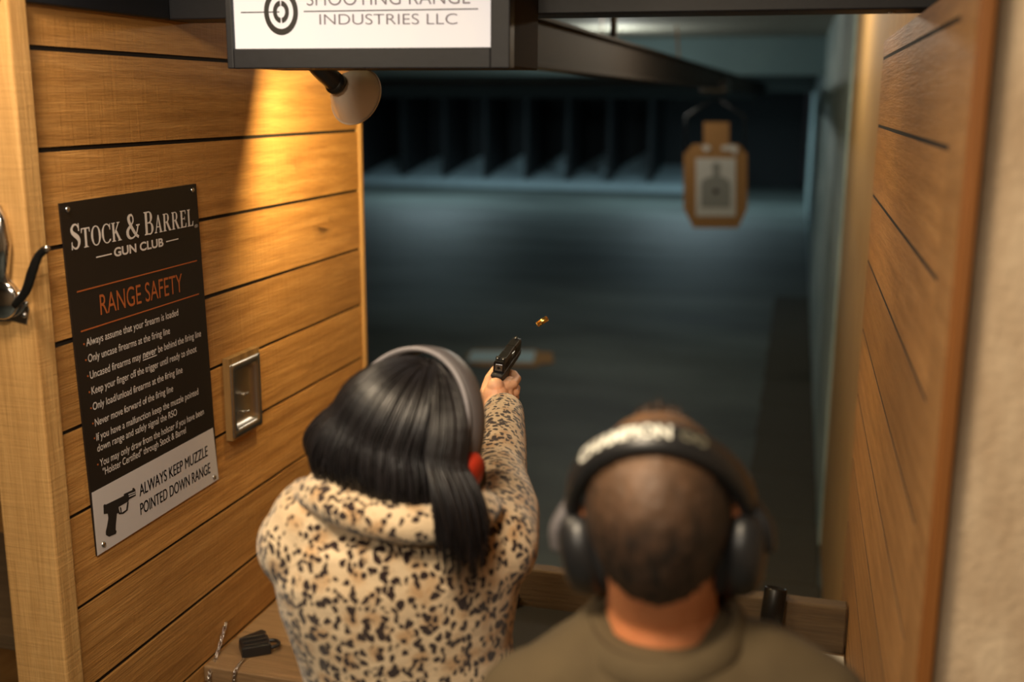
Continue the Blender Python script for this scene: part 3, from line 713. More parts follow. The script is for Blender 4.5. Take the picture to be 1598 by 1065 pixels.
chain('steel_chain', [wp, onx(345, 1000, WX+.008), onx(336, 1030, WX+.012), onx(327, 1062, WX+.02)-V((0, .003, 0)), onx(327, 1062, WX+.02)-V((0, .01, .15))], 'steel chain hanging from the plank wall down past the counter corner')
e0 = BT(381, 1032)+V((0, 0, .006)); e1 = V((BT(368, 1050).x, 1.95, bt+.005))
chain('steel_chain', [e0, BT(372, 1041)+V((0, 0, .004)), e1, e1+V((-.004, -.006, -.02)), e1+V((-.004, -.007, -.12))], 'steel chain running from the black loader over the counter edge')
o = MB().prism([BT(*p) for p in ((458, 1021), (464, 1008), (510, 1000), (505, 1030), (472, 1026))], (0, 0, .02)).build('pistol_magazine', M['black'], bevel=.003); tag(o, 'black object lying on the counter partly hidden by the leopard coat', 'magazine')
# black bag on the counter by the rail
o = MB().prism([V((x, y, bt+.001)) for x, y in ((-.66, 2.39), (-.12, 2.39), (-.12, 2.12), (-.62, 2.12))], (0, 0, .028)).build('black_mat', M['blackm'], bevel=.012, seg=3); tag(o, 'black padded mat on the counter against the timber rail', 'mat')
o = MB().lathe([(.001, 0), (.014, .002), (.015, .02), (.012, .03), (0, .032)], V((-.655, 2.37, bt+.03)), (.2, 0, 1)).build('rubber_stopper', M['black'], smooth=True); tag(o, 'small black rubber stopper on the left corner of the black mat', 'stopper')
o = MB().prism([(-.02, 2.2, bt+.001), (.117, 2.2, bt+.001), (.117, 2.39, bt+.001), (0.0, 2.39, bt+.001)], (0, 0, .0015)).build('white_paper', M['paper']); tag(o, 'white sheet of paper on the counter in the right corner', 'paper')
cn_ = thing('black_canister', 'glossy black cylinder leaning on the timber rail at the right', 'canister', V((-.035, 2.38, bt)))
cb = V((-.037, 2.372, bt+.06)); cax = (V((-.018, 2.40, bt+.165))-V((-.03, 2.36, bt+.03))).normalized()
cb = V((-.052, 2.355, bt+.012))
MB().lathe([(.020, 0), (.0245, .003), (.0245, .03), (.0225, .032), (.0225, .036), (.0255, .038), (.0255, .138), (.0235, .142), (.022, .142), (.021, .13)], cb, cax, 32).build('body', M['gunmetal'], cn_, smooth=True)
MB().lathe([(.0258, 0), (.0262, .002), (.0258, .004)], cb+cax*.03, cax, 32).build('metal_ring', M['steel'], cn_, smooth=True)

# ------------------------------------------------------------------ pistol
g0 = D(778.5, 573, 2.25); g1 = D(806, 536, 2.39)
gd = (g1-g0).normalized(); gl = .158; 
gr = (right - gd*right.dot(gd)).normalized(); gr = (gr + gd.cross(gr)*.10).normalized()
gu = gr.cross(gd).normalized()
GM = Matrix((gr, gd, gu)).transposed().to_4x4(); GM.translation = g0      # x right, y muzzle, z up ; origin: middle of slide's rear plate
pi = thing('pistol', 'compact black pistol held out in the raised right hand', 'pistol', g0)
def G(x, y, z): return GM @ V((x, y, z))
def gbox(mb, x0, x1, y0, y1, z0, z1): return mb.box(x0, x1, y0, y1, z0, z1, GM)
hw = .0118
mb = MB(); sec = lambda y, w_, zt_, zb: [G(-w_, y, zb), G(w_, y, zb), G(w_, y, zt_-.005), G(w_*.72, y, zt_), G(-w_*.72, y, zt_), G(-w_, y, zt_-.005)]
mb.loft([sec(0, hw, .012, -.012), sec(.004, hw, .013, -.012), sec(.06, hw, .013, -.012), sec(.062, hw-.001, .0125, -.012), sec(.10, hw-.001, .0125, -.012), sec(.102, hw, .013, -.012), sec(gl-.012, hw, .013, -.012), sec(gl, hw*.82, .0105, -.010)])
sl = mb.build('slide', M['gunmetal'], pi, bevel=.0008)
for s_ in (-1, 1):
    mb = MB()
    for k in range(7): gbox(mb, s_*hw-.0004, s_*hw+.0004, .010+k*.005, .0122+k*.005, -.009, .008)
    mb.build('serration', M['polymer'], sl)
gbox(MB(), -.0078, .0078, -.0012, .001, -.0095, .006).build('rear_plate', M['steel'], sl, bevel=.002)
MB().lathe([(.0032, 0), (.0028, .0008), (0, .001)], G(0, -.0012, -.002), -gd).build('striker_cap', M['gunmetal'], sl)
mb = MB(); gbox(mb, -.010, -.0025, .006, .014, .012, .018); gbox(mb, .0025, .010, .006, .014, .012, .018); gbox(mb, -.010, .010, .006, .014, .011, .0145); mb.build('rear_sight', M['polymer'], pi, bevel=.0006)
for s_ in (-.006, .006): MB().sph(G(s_, .0055, .0158), .0013).build('sight_dot', M['paper'], pi, smooth=True)
gbox(MB(), -.0022, .0022, gl-.02, gl-.012, .012, .019).build('front_sight', M['polymer'], pi, bevel=.0005)
MB().sph(G(0, gl-.0203, .017), .0013).build('sight_dot', M['paper'], pi, smooth=True)
gbox(MB(), .0112, .0124, .062, .085, .0, .009).build('ejection_port', M['steel'], sl, bevel=.0004)
mb = MB().prism([G(-.0135, y, z) for y, z in ((-.012, -.010), (-.014, -.016), (.0, -.026), (.012, -.03), (.012, -.085), (.0, -.122), (.05, -.122), (.056, -.06), (.062, -.042), (.085, -.046), (.098, -.044), (.104, -.028), (.106, -.022), (gl-.01, -.022), (gl-.004, -.012), (.0, -.012))], gr*.027)
mb = MB()
outl = [(-.014, -.0125), (-.015, -.018), (-.004, -.026), (.002, -.034), (-.006, -.08), (-.014, -.116), (.034, -.122), (.046, -.058), (.052, -.032), (.06, -.026), (.12, -.026), (gl-.008, -.024), (gl-.004, -.0125)]
n_ = len(outl); vs = [G(-.0125, y, z) for y, z in outl]+[G(.0125, y, z) for y, z in outl]
mb.add(vs, [tuple(range(n_)), tuple(range(n_, 2*n_))[::-1]]+[(i, (i+1) % n_, (i+1) % n_+n_, i+n_) for i in range(n_)])
fm = mb.build('frame', M['polymer'], pi, bevel=.002)
MB().tube([G(0, y, z) for y, z in ((.05, -.05), (.062, -.058), (.09, -.056), (.104, -.044), (.106, -.026))], .0032, 8).build('trigger_guard', M['polymer'], pi, smooth=True)
MB().tube([G(0, y, z) for y, z in ((.074, -.026), (.073, -.038), (.077, -.048))], .003, 8, flat=1.4).build('trigger', M['polymer'], pi, smooth=True)
MB().lathe([(.0045, 0), (.0062, 0), (.0062, .003), (.0045, .003)], G(0, gl-.001, .002), gd).build('muzzle', M['steel'], sl, smooth=True)

# ------------------------------------------------------------------ head builder (local frame: x right, y face forward, z up, origin = skull centre)
def head_vol(mb, HM, s=1.0, female=False):
    def q(x, y, z): return HM @ V((x*s, y*s, z*s))
    R3 = HM.to_3x3()
    def e(c, r): mb.sph(q(*c), tuple(k*s for k in r), R3, 24, 16)
    e((0, -.008, .02), (.074, .094, .090)); e((0, .02, -.005), (.066, .074, .085)); e((0, .035, -.06), (.052, .052, .052)); e((0, .055, -.092), (.03, .032, .024))
    e((.04, .03, -.05), (.02, .04, .03)); e((-.04, .03, -.05), (.02, .04, .03))
    e((0, .082, .022), (.05, .018, .014)); e((.034, .07, -.02), (.022, .02, .018)); e((-.034, .07, -.02), (.022, .02, .018))
    mb.tube([q(0, .088, .008), q(0, .103, -.02), q(0, .113, -.034)], [.008*s, .010*s, .012*s], 10); e((0, .11, -.034), (.013, .011, .009)); e((.012, .1, -.036), (.008, .009, .007)); e((-.012, .1, -.036), (.008, .009, .007))
    e((0, .092, -.062), (.024, .012, .006)); e((0, .091, -.071), (.02, .012, .0065))
    for sg_ in (-1, 1):
        e((sg_*.078, -.005, -.012), (.008, .019, .032)); e((sg_*.083, -.010, -.006), (.006, .014, .024))
def eyes(HM, s, parent):
    for sg_ in (-1, 1):
        o = MB().sph(HM @ V((sg_*.031*s, .079*s, .002*s)), .0125*s).build('eye', M['eyew'], parent, smooth=True)
        MB().sph(HM @ V((sg_*.031*s, .0885*s, .002*s)), (.0052*s,)*3).build('iris', M['ink'], o, smooth=True)
def HMx(c, yaw, pitch, roll):
    R = Matrix.Rotation(math.radians(-yaw), 4, 'Z') @ Matrix.Rotation(math.radians(-pitch), 4, 'X') @ Matrix.Rotation(math.radians(roll), 4, 'Y')
    return Matrix.Translation(c) @ R

# ------------------------------------------------------------------ the shooter
hc = D(632, 694, 1.60)
HW = HMx(hc, 13, 10, 17)
wroot = thing('person', 'woman with long black hair and leopard print coat aiming a pistol down range', 'person', V((hc.x, 1.5, 0)))
shR = D(778, 868, 1.66); elR = D(772, 745, 1.90); wrR = D(787, 636, 2.14)
shL = D(492, 822, 1.58); elL = V((-.80, 1.66, 1.22)); wrL = V((-.70, 1.86, 1.02))
nb_ = D(632, 800, 1.62)
# body under the coat
mb = MB(); head_vol(mb, HW, .96, True)
mb.caps([HW @ V((0, -.01, -.05)), nb_], [.052, .056])
hip = V((hc.x, 1.50, .92)); ch = (shR+shL)/2+V((0, .01, -.06)); wa = V((hc.x, 1.52, 1.14))
hx = (shR-shL).normalized(); hx.z = 0; hx.normalize(); hy = V((-hx.y, hx.x, 0))
def torso(mb, specs):
    mb.ell([(V(c), hx*a, hy*b) for c, a, b in specs], 32)
torso(mb, [(ch+V((0, 0, .04)), .12, .07), (ch, .14, .09), (wa, .12, .085), (hip+V((0, 0, .03)), .15, .10), (hip-V((0, 0, .06)), .15, .10)])
mb.caps([shR, elR, wrR], [.045, .038, .026]); mb.caps([shL, elL, wrL], [.045, .038, .026])
fl = [hip+hx*(-.10)+V((0, 0, -.04)), V((hip.x-.12, 1.53, .48)), V((hip.x-.13, 1.50, .09))]
frr = [hip+hx*(.10)+V((0, 0, -.04)), V((hip.x+.11, 1.58, .48)), V((hip.x+.12, 1.60, .09))]
for lg in (fl, frr): mb.caps(lg, [.08, .052, .038])
body = baked(mb, .006, 5)
# right hand: palm behind the grip, fingers round it
def GH(x, y, z): return G(x, y, z)
hb = MB()
palm = [(wrR-(D(787, 600, 2.2)-wrR).normalized()*.02)]
hb.caps([wrR-(G(0, -.01, -.06)-wrR)*.35, wrR, G(.004, -.016, -.088)], [.024, .026, .029])
hb.caps([G(.004, -.016, -.088), G(.003, -.016, -.055), G(.001, -.018, -.036)], [.029, .027, .018])
hb.caps([G(.018, -.008, -.095), G(.020, -.002, -.06), G(.019, .004, -.040)], [.017, .018, .0135]); hb.caps([G(.016, .0, -.040), G(.02, .03, -.040)], [.012, .011])
kn = [(.031, .014, -.038), (.035, .018, -.058), (.034, .015, -.078), (.030, .010, -.096)]
rr_ = [.0098, .0104, .0098, .0085]
for i, (k, r) in enumerate(zip(kn, rr_)):
    k = V(k); hb.caps([G(.016, -.006, k.z-.004), G(*k)], [r*1.25, r])
    if i == 0:
        hb.caps([G(*k), G(.030, .052, -.040), G(.018, .074, -.040), G(.004, .080, -.040)], [r, r*.92, r*.82, r*.72])
    else:
        hb.caps([G(*k), G(.031, .046, k.z-.002), G(.014, .062-.004*i, k.z-.002), G(-.008, .060-.004*i, k.z-.001), G(-.018, .044-.004*i, k.z)], [r, r*.95, r*.88, r*.82, r*.72])
hb.caps([G(-.010, -.014, -.084), G(-.021, -.004, -.062), G(-.021, .018, -.036), G(-.018, .046, -.028), G(-.0165, .066, -.026)], [.019, .0145, .0105, .0092, .008])
hand = baked(hb, .0016, 5)
# left hand supports from below: fingers wrap over the firing hand
lb = MB()
lb.caps([wrL, V((-.69, 1.92, .985)), V((-.68, 1.975, .915))], [.024, .026, .020])
for i in range(4):
    x = -.705+i*.018; lb.caps([V((x, 1.965, .918)), V((x+.002, 2.005, .905)), V((x+.003, 2.03-abs(i-1.5)*.006, .882)), V((x+.003, 2.045-abs(i-1.5)*.008, .879))], [.0098, .0092, .0085, .0075])
lb.caps([V((-.672, 1.92, .95)), V((-.648, 1.955, .915)), V((-.64, 1.985, .886))], [.012, .0105, .009])
joinmesh(hand, baked(lb, .0025, 4))
joinmesh(body, hand)
finish(body, 'body', M['skin'], wroot, smooth=True)
eyes(HW, .96, wroot)
# coat
mb = MB()
cc = [(D(628, 792, 1.60), .105, .075), (D(628, 830, 1.60), .165, .095), (D(627, 880, 1.62), .188, .115), (D(626, 940, 1.64), .178, .12), (D(632, 1000, 1.66), .165, .118), (D(645, 1065, 1.68), .160, .12),
      (V((hc.x+.01, 1.52, 1.12)), .165, .125), (V((hc.x+.01, 1.50, .95)), .195, .15), (V((hc.x+.01, 1.50, .78)), .205, .16)]
torso(mb, cc)
mb.caps([D(500, 822, 1.60), D(560, 815, 1.60)], [.076, .080]); mb.caps([D(765, 850, 1.65), D(700, 830, 1.62)], [.072, .08])
mb.caps([D(500, 824, 1.60), D(476, 850, 1.60), (elL+D(476, 850, 1.60))/2, elL+V((.0, 0, .0))], [.076, .070, .066, .060])
mb.caps([elL, wrL], [.06, .046])
mb.caps([D(765, 850, 1.65), D(778, 800, 1.74), elR, (elR*.5+wrR*.5), wrR+(wrR-elR).normalized()*-.026], [.074, .066, .057, .050, .0405], 20)
coat = baked(mb, .005, 6)
finish(coat, 'coat', M['leopard'], wroot, smooth=True)
# rolled collar
cl = MB(); cp = [D(476, 770, 1.60), D(510, 775, 1.545), D(560, 796, 1.515), D(635, 812, 1.505), D(700, 810, 1.53), D(738, 800, 1.56), D(756, 790, 1.60)]
cl.tube(sm(cp, 5), [.022+.010*math.sin(PI*i/30) for i in range(31)], 16, flat=1.35)
for p, r in ((cp[0], .024), (cp[-1], .022)): cl.sph(p, r)
cl.tube(sm([D(505, 752, 1.60), D(560, 768, 1.56), D(635, 780, 1.55), D(700, 782, 1.57), D(738, 778, 1.62)], 5), .034, 16)
finish(baked(cl, .004, 5), 'collar', M['leopard'], wroot, smooth=True)
cu = MB(); tW = (wrR-elR).normalized(); cu.caps([wrR-tW*.02, wrR-tW*.002], [.041, .0405])
# trousers, boots
for lg in (fl, frr):
    finish(baked(MB().caps(lg, [.095, .066, .055]), .008, 4), 'trouser_leg', M['denim'], wroot, smooth=True)
    a = lg[-1]; s_ = MB().caps([V((a.x, a.y-.03, .045)), V((a.x, a.y+.05, .04)), V((a.x, a.y+.15, .032))], [.043, .04, .031]); s_.caps([V((a.x, a.y, .05)), V((a.x, a.y, .12))], [.045, .048])
    s_.box(a.x-.042, a.x+.042, a.y-.07, a.y+.18, .0, .03)
    finish(baked(s_, .005, 4), 'shoe', M['shoe'], wroot, smooth=True)
# hair: smooth shell plus locks
random.seed(11)
def hairpath(th, lift, jit, tipz):
    """th: direction round the head in the head frame (0 = back, 90 = right, -90 = left)."""
    a = math.radians(th)
    d = V((math.sin(a), -math.cos(a), 0))
    pts = []
    for ph in (4, 22, 40, 58, 74, 88):
        f = math.radians(ph)
        p = V((d.x*math.sin(f)*(.087+lift+(.016*math.sin(f)**3 if d.x < 0 else .0)*abs(d.x)), -.012+d.y*math.sin(f)*(.107+lift), .022+math.cos(f)*(.104+lift)))
        pts.append(HW @ p)
    e = pts[-1]; dirh = HW.to_3x3() @ d
    left = max(0, -math.sin(a)); rgt = max(0, math.sin(a))
    out = V((dirh.x, dirh.y, 0)).normalized()
    L_ = e.z-tipz
    for k in range(1, 6):
        f = k/5
        spread = (.014+.02*left)*math.sin(PI*min(1, f*.9))+.018*left*f-.012*f*f*(1-left)+.012*rgt*f
        pts.append(V((e.x, e.y, e.z-L_*f))+out*spread+V((jit*f, 0, 0)))
    return pts
def tipz(th):
    # lower edge of the hair: short at the left, longer at the right
    a = math.sin(math.radians(th))
    return 1.562-.04*max(0, a)-.02*max(0, a)**2 + .018*max(0, -a)
hm = MB()
NS = 44; RW = []
shell = [hairpath(th, -.002, 0, tipz(th)+.01) for th in [(-152+304*i/NS) for i in range(NS+1)]]
shell = [sm(p, 3) for p in shell]
nr = len(shell[0]); vs = [p for q_ in shell for p in q_]
inn = [p + (hc-p).normalized()*.012 for p in vs]
fs = []; Nn = NS+1; off = len(vs)
for i in range(NS):
    for j in range(nr-1):
        q_ = (i*nr+j, (i+1)*nr+j, (i+1)*nr+j+1, i*nr+j+1); fs.append(q_); fs.append(tuple(k+off for k in q_[::-1]))
hm.add(vs+inn, fs)
for i in range(1500):
    th = random.uniform(-156, 156); lift = random.uniform(-.004, .008)
    pts = hairpath(th+0*random.uniform(-3, 3), lift, random.uniform(-.012, .012), tipz(th)+random.uniform(-.018, .012))
    pts2 = sm(pts, 2); n = len(pts2)
    w_ = random.uniform(.0010, .0024); ph = random.uniform(0, 6.28); am = random.uniform(0, .004)
    pts2 = [p+V((math.sin(ph+k*.5)*am*k/n, 0, 0)) for k, p in enumerate(pts2)]
    rs = [w_*(.5+.5*min(1, k/5))*(1 if k < n-5 else max(.15, (n-1-k)/5)) for k in range(n)]
    hm.tube(pts2, rs, 4)
# long lock falling at the right over the collar
for i in range(330):
    th = random.uniform(50, 90)
    tz = 1.522-.062*random.random()**1.6-.022*math.sin(PI*(th-52)/46)
    pts = hairpath(th, random.uniform(.004, .013), random.uniform(-.006, .014), tz)
    for k in range(3, len(pts)): pts[k] = pts[k]+V((.040, -.034, 0))*((k-2)/8)
    pts2 = sm(pts, 2); n = len(pts2); w_ = random.uniform(.0010, .0020)
    hm.tube(pts2, [w_*(.5+.5*min(1, k/5))*(1 if k < n-5 else max(.15, (n-1-k)/5)) for k in range(n)], 4)
hm.build('hair', M['bhair'], wroot, smooth=True)

# ear defenders of the shooter: grey band, red cup
em = thing('ear_defenders', 'grey banded ear defenders with red cups worn over long black hair', 'ear defenders', HW @ V((0, 0, .1)))
def arc_band(HM, rx_, rz, y0, tilt, cz, w_, t_, n=40, a0=-8, a1=188):
    mb = MB(); rings = []
    for i in range(n+1):
        a = math.radians(a0+(a1-a0)*i/n)
        def P(r, yy):
            z = math.sin(a)*(rz+r); tl = math.radians(tilt)
            return HM @ V((math.cos(a)*(rx_+r), y0+yy*math.cos(tl)-z*math.sin(tl), cz+yy*math.sin(tl)+z*math.cos(tl)))
        rings.append([P(0, -w_/2), P(0, w_/2), P(t_*.6, w_/2), P(t_, w_*.3), P(t_, -w_*.3), P(t_*.6, -w_/2)])
    return mb.loft(rings)
arc_band(HW, .100, .127, .012, -4, .012, .040, .010, a0=-2, a1=182).build('headband', M['greyband'], em, smooth=True, bevel=.001)
arc_band(HW, .1035, .1305, -.019, -4, .012, .004, .006, a0=-2, a1=182).build('band_piping', M['greyedge'], em, smooth=True)
for s_ in (1, -1):
    O = HW @ V((.094, .004, .004)) if s_ > 0 else HW @ V((-.070, .012, -.024)); A = (HW.to_3x3() @ V((s_, 0, 0))).normalized()
    cp_ = MB().lathe([(.030, 0), (.034, .004), (.035, .014), (.031, .024), (.020, .030), (.0, .032)], O, A, 32).build('ear_cup', M['red'], em, smooth=True)
    MB().lathe([(.022, -.006), (.034, -.004), (.037, .0), (.034, .005), (.022, .006)], O, A, 32).build('ear_cushion', M['black'], cp_, smooth=True)

# ------------------------------------------------------------------ the man standing behind
mc = D(1030, 806, 1.18)
HM_ = HMx(mc, -4, 2, -5)
mroot = thing('person', 'man with short brown hair in an olive shirt standing behind the shooter at right', 'person', V((mc.x, 1.2, 0)))
mb = MB(); head_vol(mb, HM_, 1.0)
nkb = D(1032, 985, 1.22)
mb.caps([HM_ @ V((0, -.02, -.04)), D(1032, 930, 1.21), nkb], [.060, .0605, .066])
mh = V((mc.x+.01, 1.22, .95)); mch = V((mc.x+.015, 1.22, 1.33))
mb.ell([(mch+V((0, 0, .10)), V((.13, 0, 0)), V((0, .08, 0))), (mch, V((.16, 0, 0)), V((0, .105, 0))), (mh+V((0, 0, .15)), V((.14, 0, 0)), V((0, .10, 0))), (mh-V((0, 0, .05)), V((.15, 0, 0)), V((0, .105, 0)))], 32)
sR = D(1262, 1116, 1.19); sL = D(838, 1112, 1.22)
eR = V((sR.x+.015, sR.y+.0, sR.z-.29)); wR = V((sR.x+.0, sR.y+.12, sR.z-.50)); eL = V((sL.x-.02, sL.y-.03, sL.z-.29)); wL = V((sL.x+.01, sL.y+.06, sL.z-.52))
mb.caps([sR, eR, wR], [.052, .042, .03]); mb.caps([sL, eL, wL], [.052, .042, .03])
ml = [V((mh.x-.09, 1.22, .9)), V((mh.x-.11, 1.23, .5)), V((mh.x-.12, 1.2, .09))]; mr = [V((mh.x+.09, 1.22, .9)), V((mh.x+.10, 1.23, .5)), V((mh.x+.11, 1.2, .09))]
for lg in (ml, mr): mb.caps(lg, [.085, .058, .042])
body = baked(mb, .005, 6)
hb = MB()
for w0, s_ in ((wR, 1), (wL, -1)):
    d = (V((0, .05, -.12))).normalized()
    hb.caps([w0, w0+d*.04, w0+d*.09], [.028, .032, .03])
    for i in range(4):
        o_ = V((0, (i-1.5)*.019, (i-1.5)*.006)); Lf = (.068, .076, .072, .056)[i]
        hb.caps([w0+d*.088+o_, w0+d*(.088+Lf*.5)+o_, w0+d*(.088+Lf*.9)+o_+V((-s_*.014, 0, 0))], [.0105, .0098, .0082])
    hb.caps([w0+d*.03+V((0, .02, 0)), w0+d*.06+V((-s_*.02, .04, 0)), w0+d*.09+V((-s_*.03, .045, 0))], [.014, .012, .010])
joinmesh(body, baked(hb, .0025, 3))
finish(body, 'body', M['skin2'], mroot, smooth=True); eyes(HM_, 1, mroot)
# shirt
mb = MB()
up_ = [(D(1032, 975, 1.21), .082, .077), (D(1036, 1008, 1.21), .125, .088), (D(1040, 1065, 1.21), .178, .105), (mch, .20, .125), (mh+V((0, 0, .15)), .185, .125), (mh-V((0, 0, .08)), .19, .13)]
mb.ell([(V(c), V((a, 0, 0)), V((0, b_, 0))) for c, a, b_ in up_], 36)
mb.caps([nkb+V((.05, 0, -.03)), D(1180, 1062, 1.2), sR], [.062, .066, .070]); mb.caps([nkb+V((-.05, 0, -.03)), D(915, 1070, 1.21), sL], [.060, .066, .072])
mb.caps([sR, eR], [.07, .056]); mb.caps([sL, eL], [.072, .056])
mb.caps([eR, wR+(eR-wR)*.05], [.054, .04]); mb.caps([eL, wL+(eL-wL)*.05], [.054, .04])
finish(baked(mb, .005, 8), 'shirt', M['olive'], mroot, smooth=True)
# collar
def collar_ring(c, a, b_, h, tlt):
    rings = []
    for (r, z) in ((.0, 0), (.012, -.002), (.015, h*.5), (.004, h), (-.004, h+.001), (-.002, h*.5)):
        rings.append([c+V(((a+r)*math.cos(2*PI*j/40), (b_+r)*math.sin(2*PI*j/40), z+tlt*math.cos(2*PI*j/40)+(.018*math.sin(2*PI*j/40)))) for j in range(40)])
    rings.append(rings[0]); return MB().loft(rings, False)
cc_ = D(1032, 992, 1.21)
collar_ring(cc_+V((0, 0, -.008)), .080, .080, .036, .006).build('collar', M['olive'], mroot, smooth=True)
MB().tube(sm([D(1128, 966, 1.20), D(1160, 978, 1.20), D(1220, 1004, 1.20), D(1270, 1030, 1.19), D(1306, 1054, 1.185)], 5), [.006]*10+[.009]*11, 10, flat=.7).build('shoulder_strap', M['blackm'], mroot, smooth=True)
for lg in (ml, mr):
    finish(baked(MB().caps(lg, [.105, .078, .062]), .008, 4), 'trouser_leg', M['denim'], mroot, smooth=True)
    a = lg[-1]; s_ = MB().caps([V((a.x, a.y-.03, .05)), V((a.x, a.y+.05, .045)), V((a.x, a.y+.17, .036))], [.047, .044, .034]); s_.caps([V((a.x, a.y, .05)), V((a.x, a.y, .13))], [.048, .05])
    s_.box(a.x-.045, a.x+.045, a.y-.08, a.y+.2, .0, .03)
    finish(baked(s_, .005, 4), 'shoe', M['shoe'], mroot, smooth=True)
# short hair cap
hs = MB().sph((0, 0, 0), 1.0, n=96, m=64); me = hs.mesh('hair'); bm = bmesh.new(); bm.from_mesh(me)
lay_ = None; kill = []
for v in bm.verts:
    n_ = v.co.copy(); 
    r = V((n_.x*.0785, n_.y*.0985-.009, n_.z*.0945+.020))
    if n_.z < -.1: r.x *= 1-.10*min(1, (-.1-n_.z)); r.y = -.009+n_.y*.0985*(1-.06*min(1, -.1-n_.z))
    if n_.z < 0: r.z = .020+n_.z*.12
    r += n_*(.0015*noise.noise(n_*14)+.0018*noise.noise(n_*40))
    v.co = r
    front = n_.y
    if n_.z < -.86-.0*front or (front > -.12 and n_.z < .02) or (front > .55 and n_.z < .75): kill.append(v)
bmesh.ops.delete(bm, geom=kill, context='VERTS'); bm.to_mesh(me); bm.free()
at = me.attributes.new('thin', 'FLOAT', 'POINT')
for i, v in enumerate(me.vertices):
    z = (v.co.z-.0)/.11; y = v.co.y
    k = max(0, min(1, (v.co.z-.012)/.07)); k = k*max(.0, 1-abs(v.co.x+.01)/.08)
    if y > .0: k = 1.15 - (1 if y > .055 and abs(v.co.x-.0) < .04 else 0)
    at.data[i].value = max(0, k)
me.transform(HM_)
o = finish(me, 'hair', M['mhair'], mroot, smooth=True); s_ = o.modifiers.new('solid', 'SOLIDIFY'); s_.thickness = .006; s_.offset = -1
tf = MB(); random.seed(5)
for i in range(170):
    x = random.uniform(-.036, .036); y = random.uniform(.035, .082); zz = .02+.0945*math.sqrt(max(0.02, 1-(x/.0785)**2-((y+.009)/.0985)**2))
    p = V((x, y, zz-.004)); d = V((random.uniform(-.25, .25), random.uniform(-.1, .5), 1)).normalized()*random.uniform(.014, .026)*(1-abs(x)/.07)
    tf.tube([HM_ @ p, HM_ @ (p+d*.6), HM_ @ (p+d+V((0, .004, -.001)))], [.0022, .0018, .0005], 5)
tf.build('hair_tuft', M['mhair'], mroot, smooth=True)

# black ear defenders of the man
md = thing('ear_defenders', 'black padded ear defenders with white lettering worn over short brown hair', 'ear defenders', HM_ @ V((0, 0, .1)))
TL = 36
hbm = arc_band(HM_, .088, .121, .008, TL, .002, .037, .015, n=56, a0=2, a1=178).build('headband', M['black'], md, smooth=True, bevel=.003)
arc_band(HM_, .085, .119, .008, TL, .002, .030, .004, n=56, a0=6, a1=174).build('band_padding', M['blackm'], md, smooth=True)
def band_pt(deg, yy, r):
    a = math.radians(deg); z = math.sin(a)*(.121+r); tl = math.radians(TL)
    return HM_ @ V((math.cos(a)*(.088+r), .008+yy*math.cos(tl)-z*math.sin(tl), .002+yy*math.sin(tl)+z*math.cos(tl)))
def band_text(body, d0, d1, cap, mat, yb):
    me = textmesh(body, .035)
    bm = bmesh.new(); bm.from_mesh(me); bmesh.ops.subdivide_edges(bm, edges=bm.edges[:], cuts=1); bmesh.ops.triangulate(bm, faces=bm.faces[:]); bm.to_mesh(me); bm.free()
    xs = [v.co.x for v in me.vertices]; a, b_ = min(xs), max(xs)
    for v in me.vertices: v.co = band_pt(d0+(d1-d0)*(v.co.x-a)/(b_-a), yb+v.co.y/CAP*cap, .0158)
    me.materials.clear(); finish(me, 'band_lettering', mat, hbm)
band_text('CHAMPION', 137, 78, .0145, M['cream'], -.006); band_text('OO', 73, 57, .011, M['dimprint'], -.005)
for s_ in (1, -1):
    O = HM_ @ V((s_*.060, .0, -.036)); A = (HM_.to_3x3() @ V((s_, -.12, -.12))).normalized()
    mb = MB(); n = 36
    uz = (HM_.to_3x3() @ V((0, -.12, 1))); uz = (uz-A*uz.dot(A)).normalized(); uy = A.cross(uz)
    def R_(r, h): return [O+A*h+uz*r*1.22*math.cos(2*PI*j/n)+uy*r*.95*math.sin(2*PI*j/n) for j in range(n)]
    cup = MB().loft([R_(.036, .012), R_(.041, .016), R_(.041, .030), R_(.036, .042), R_(.024, .049), R_(.004, .051)]).build('ear_cup', M['black'], md, smooth=True)
    MB().loft([R_(.024, -.002), R_(.038, .0), R_(.042, .007), R_(.038, .013), R_(.024, .014)]).build('ear_cushion', M['blackm'], cup, smooth=True)
    MB().tube(sm([band_pt(8 if s_ > 0 else 172, .0, .010), O+A*.050+uz*.034, O+A*.054+uz*.008], 5), .006, 10, flat=1.5).build('yoke', M['greyband'] if s_ < 0 else M['black'], md, smooth=True)
    for q_ in (.002, -.026): MB().lathe([(.0065, 0), (.006, .003), (0, .0035)], O+A*.046+uz*q_-uy*(.0+s_*.006), A, 16).build('knob', M['greyband'], cup, smooth=True)

# ------------------------------------------------------------------ lamps of the place, then unseen bulbs added for the range
def ceiling_lamp(name, x, y, z, sx_, sy_, power, color, label):
    r_ = thing('ceiling_lamp', label, 'lamp', (x, y, z))
    MB().box(x-sx_/2-.02, x+sx_/2+.02, y-sy_/2-.02, y+sy_/2+.02, z+.012, z+.06).build('housing', M['white_lamp'], r_, bevel=.004)
    if z < 2.65 and y < 2:
        for dx in (-.05, .05): MB().tube([(x+dx, y, z+.06), (x+dx, y, 3.0)], .006, 8).build('hanging_rod', M['steel'], r_, smooth=True)
    l_ = light(name, 'AREA', (x, y, z), power, color, sx_, sy=sy_)
    return l_
ceiling_lamp('booth_lamp', -1.08, 1.15, 2.5, .12, .12, 10, (1, .78, .52), 'small square lamp hung on two rods near the timber post')
ceiling_lamp('booth_lamp', -.45, .5, 2.6, .3, .3, 26, (1, .80, .56), 'square lamp hung on two rods above the firing booth')
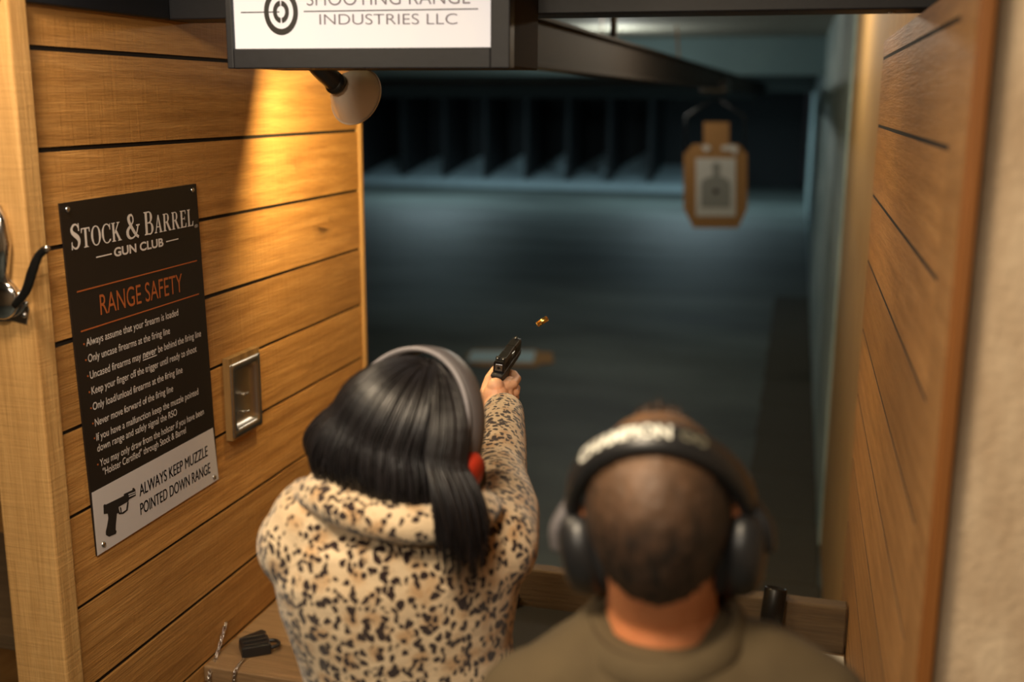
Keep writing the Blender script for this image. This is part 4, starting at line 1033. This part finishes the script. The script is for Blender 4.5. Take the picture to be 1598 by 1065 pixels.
ceiling_lamp('booth_lamp', -.6, -1.1, 2.92, .9, .3, 38, (1, .88, .72), 'long ceiling lamp behind the firing booth')
ceiling_lamp('range_lamp', -5, 15.5, 2.68, 1.6, .3, 250, (.80, .97, 1), 'long cold ceiling lamp over the middle of the range')
ceiling_lamp('range_lamp', -2.5, 22.5, 2.68, 1.6, .3, 95, (.68, .93, 1), 'long cold ceiling lamp before the bullet trap, on the right')
ceiling_lamp('range_lamp', -8, 22.5, 2.68, 1.6, .3, 95, (.68, .93, 1), 'long cold ceiling lamp before the bullet trap, on the left')
rl = thing('unseen_bulb', 'unseen pale bulb added behind the rail to brighten the ceiling and teal header board', 'lamp', (-1.9, 10.2, 2.74))  # added out of sight behind the rail, brightens ceiling and header board
MB().lathe([(.03, 0), (.03, .02), (.006, .03), (.006, .18), (.02, .19), (.02, .22)], (-1.9, 10.2, 2.74), (0, 0, -1)).build('socket', M['white_lamp'], rl, smooth=True)
light('unseen_bulb_light', 'POINT', (-1.9, 10.2, 2.49), 26, (.95, .97, .9), .04)
rl = thing('unseen_bulb', 'unseen warm bulb placed past the header beam to light the ceiling and tan wall', 'lamp', (-.3, 4.2, 2.74))  # kept out of sight past the header, lights ceiling and tan wall
MB().lathe([(.03, 0), (.03, .02), (.014, .03), (.014, .16), (.03, .17), (.03, .18)], (-.3, 4.2, 2.74), (0, 0, -1)).build('socket', M['white_lamp'], rl, smooth=True)
light('unseen_bulb_light', 'POINT', (-.3, 4.2, 2.50), 17, (1, .86, .66), .04)
rl = thing('unseen_bulb', 'unseen warm bulb added behind the rail to light the ceiling and cardboard target', 'lamp', (-1.5, 7.6, 2.74))  # another added bulb concealed by the rail, for target and ceiling
MB().lathe([(.03, 0), (.03, .02), (.006, .03), (.006, .22), (.02, .23), (.02, .28)], (-1.5, 7.6, 2.74), (0, 0, -1)).build('socket', M['white_lamp'], rl, smooth=True)
light('unseen_bulb_light', 'POINT', (-1.5, 7.6, 2.41), 14, (1, .9, .76), .04)
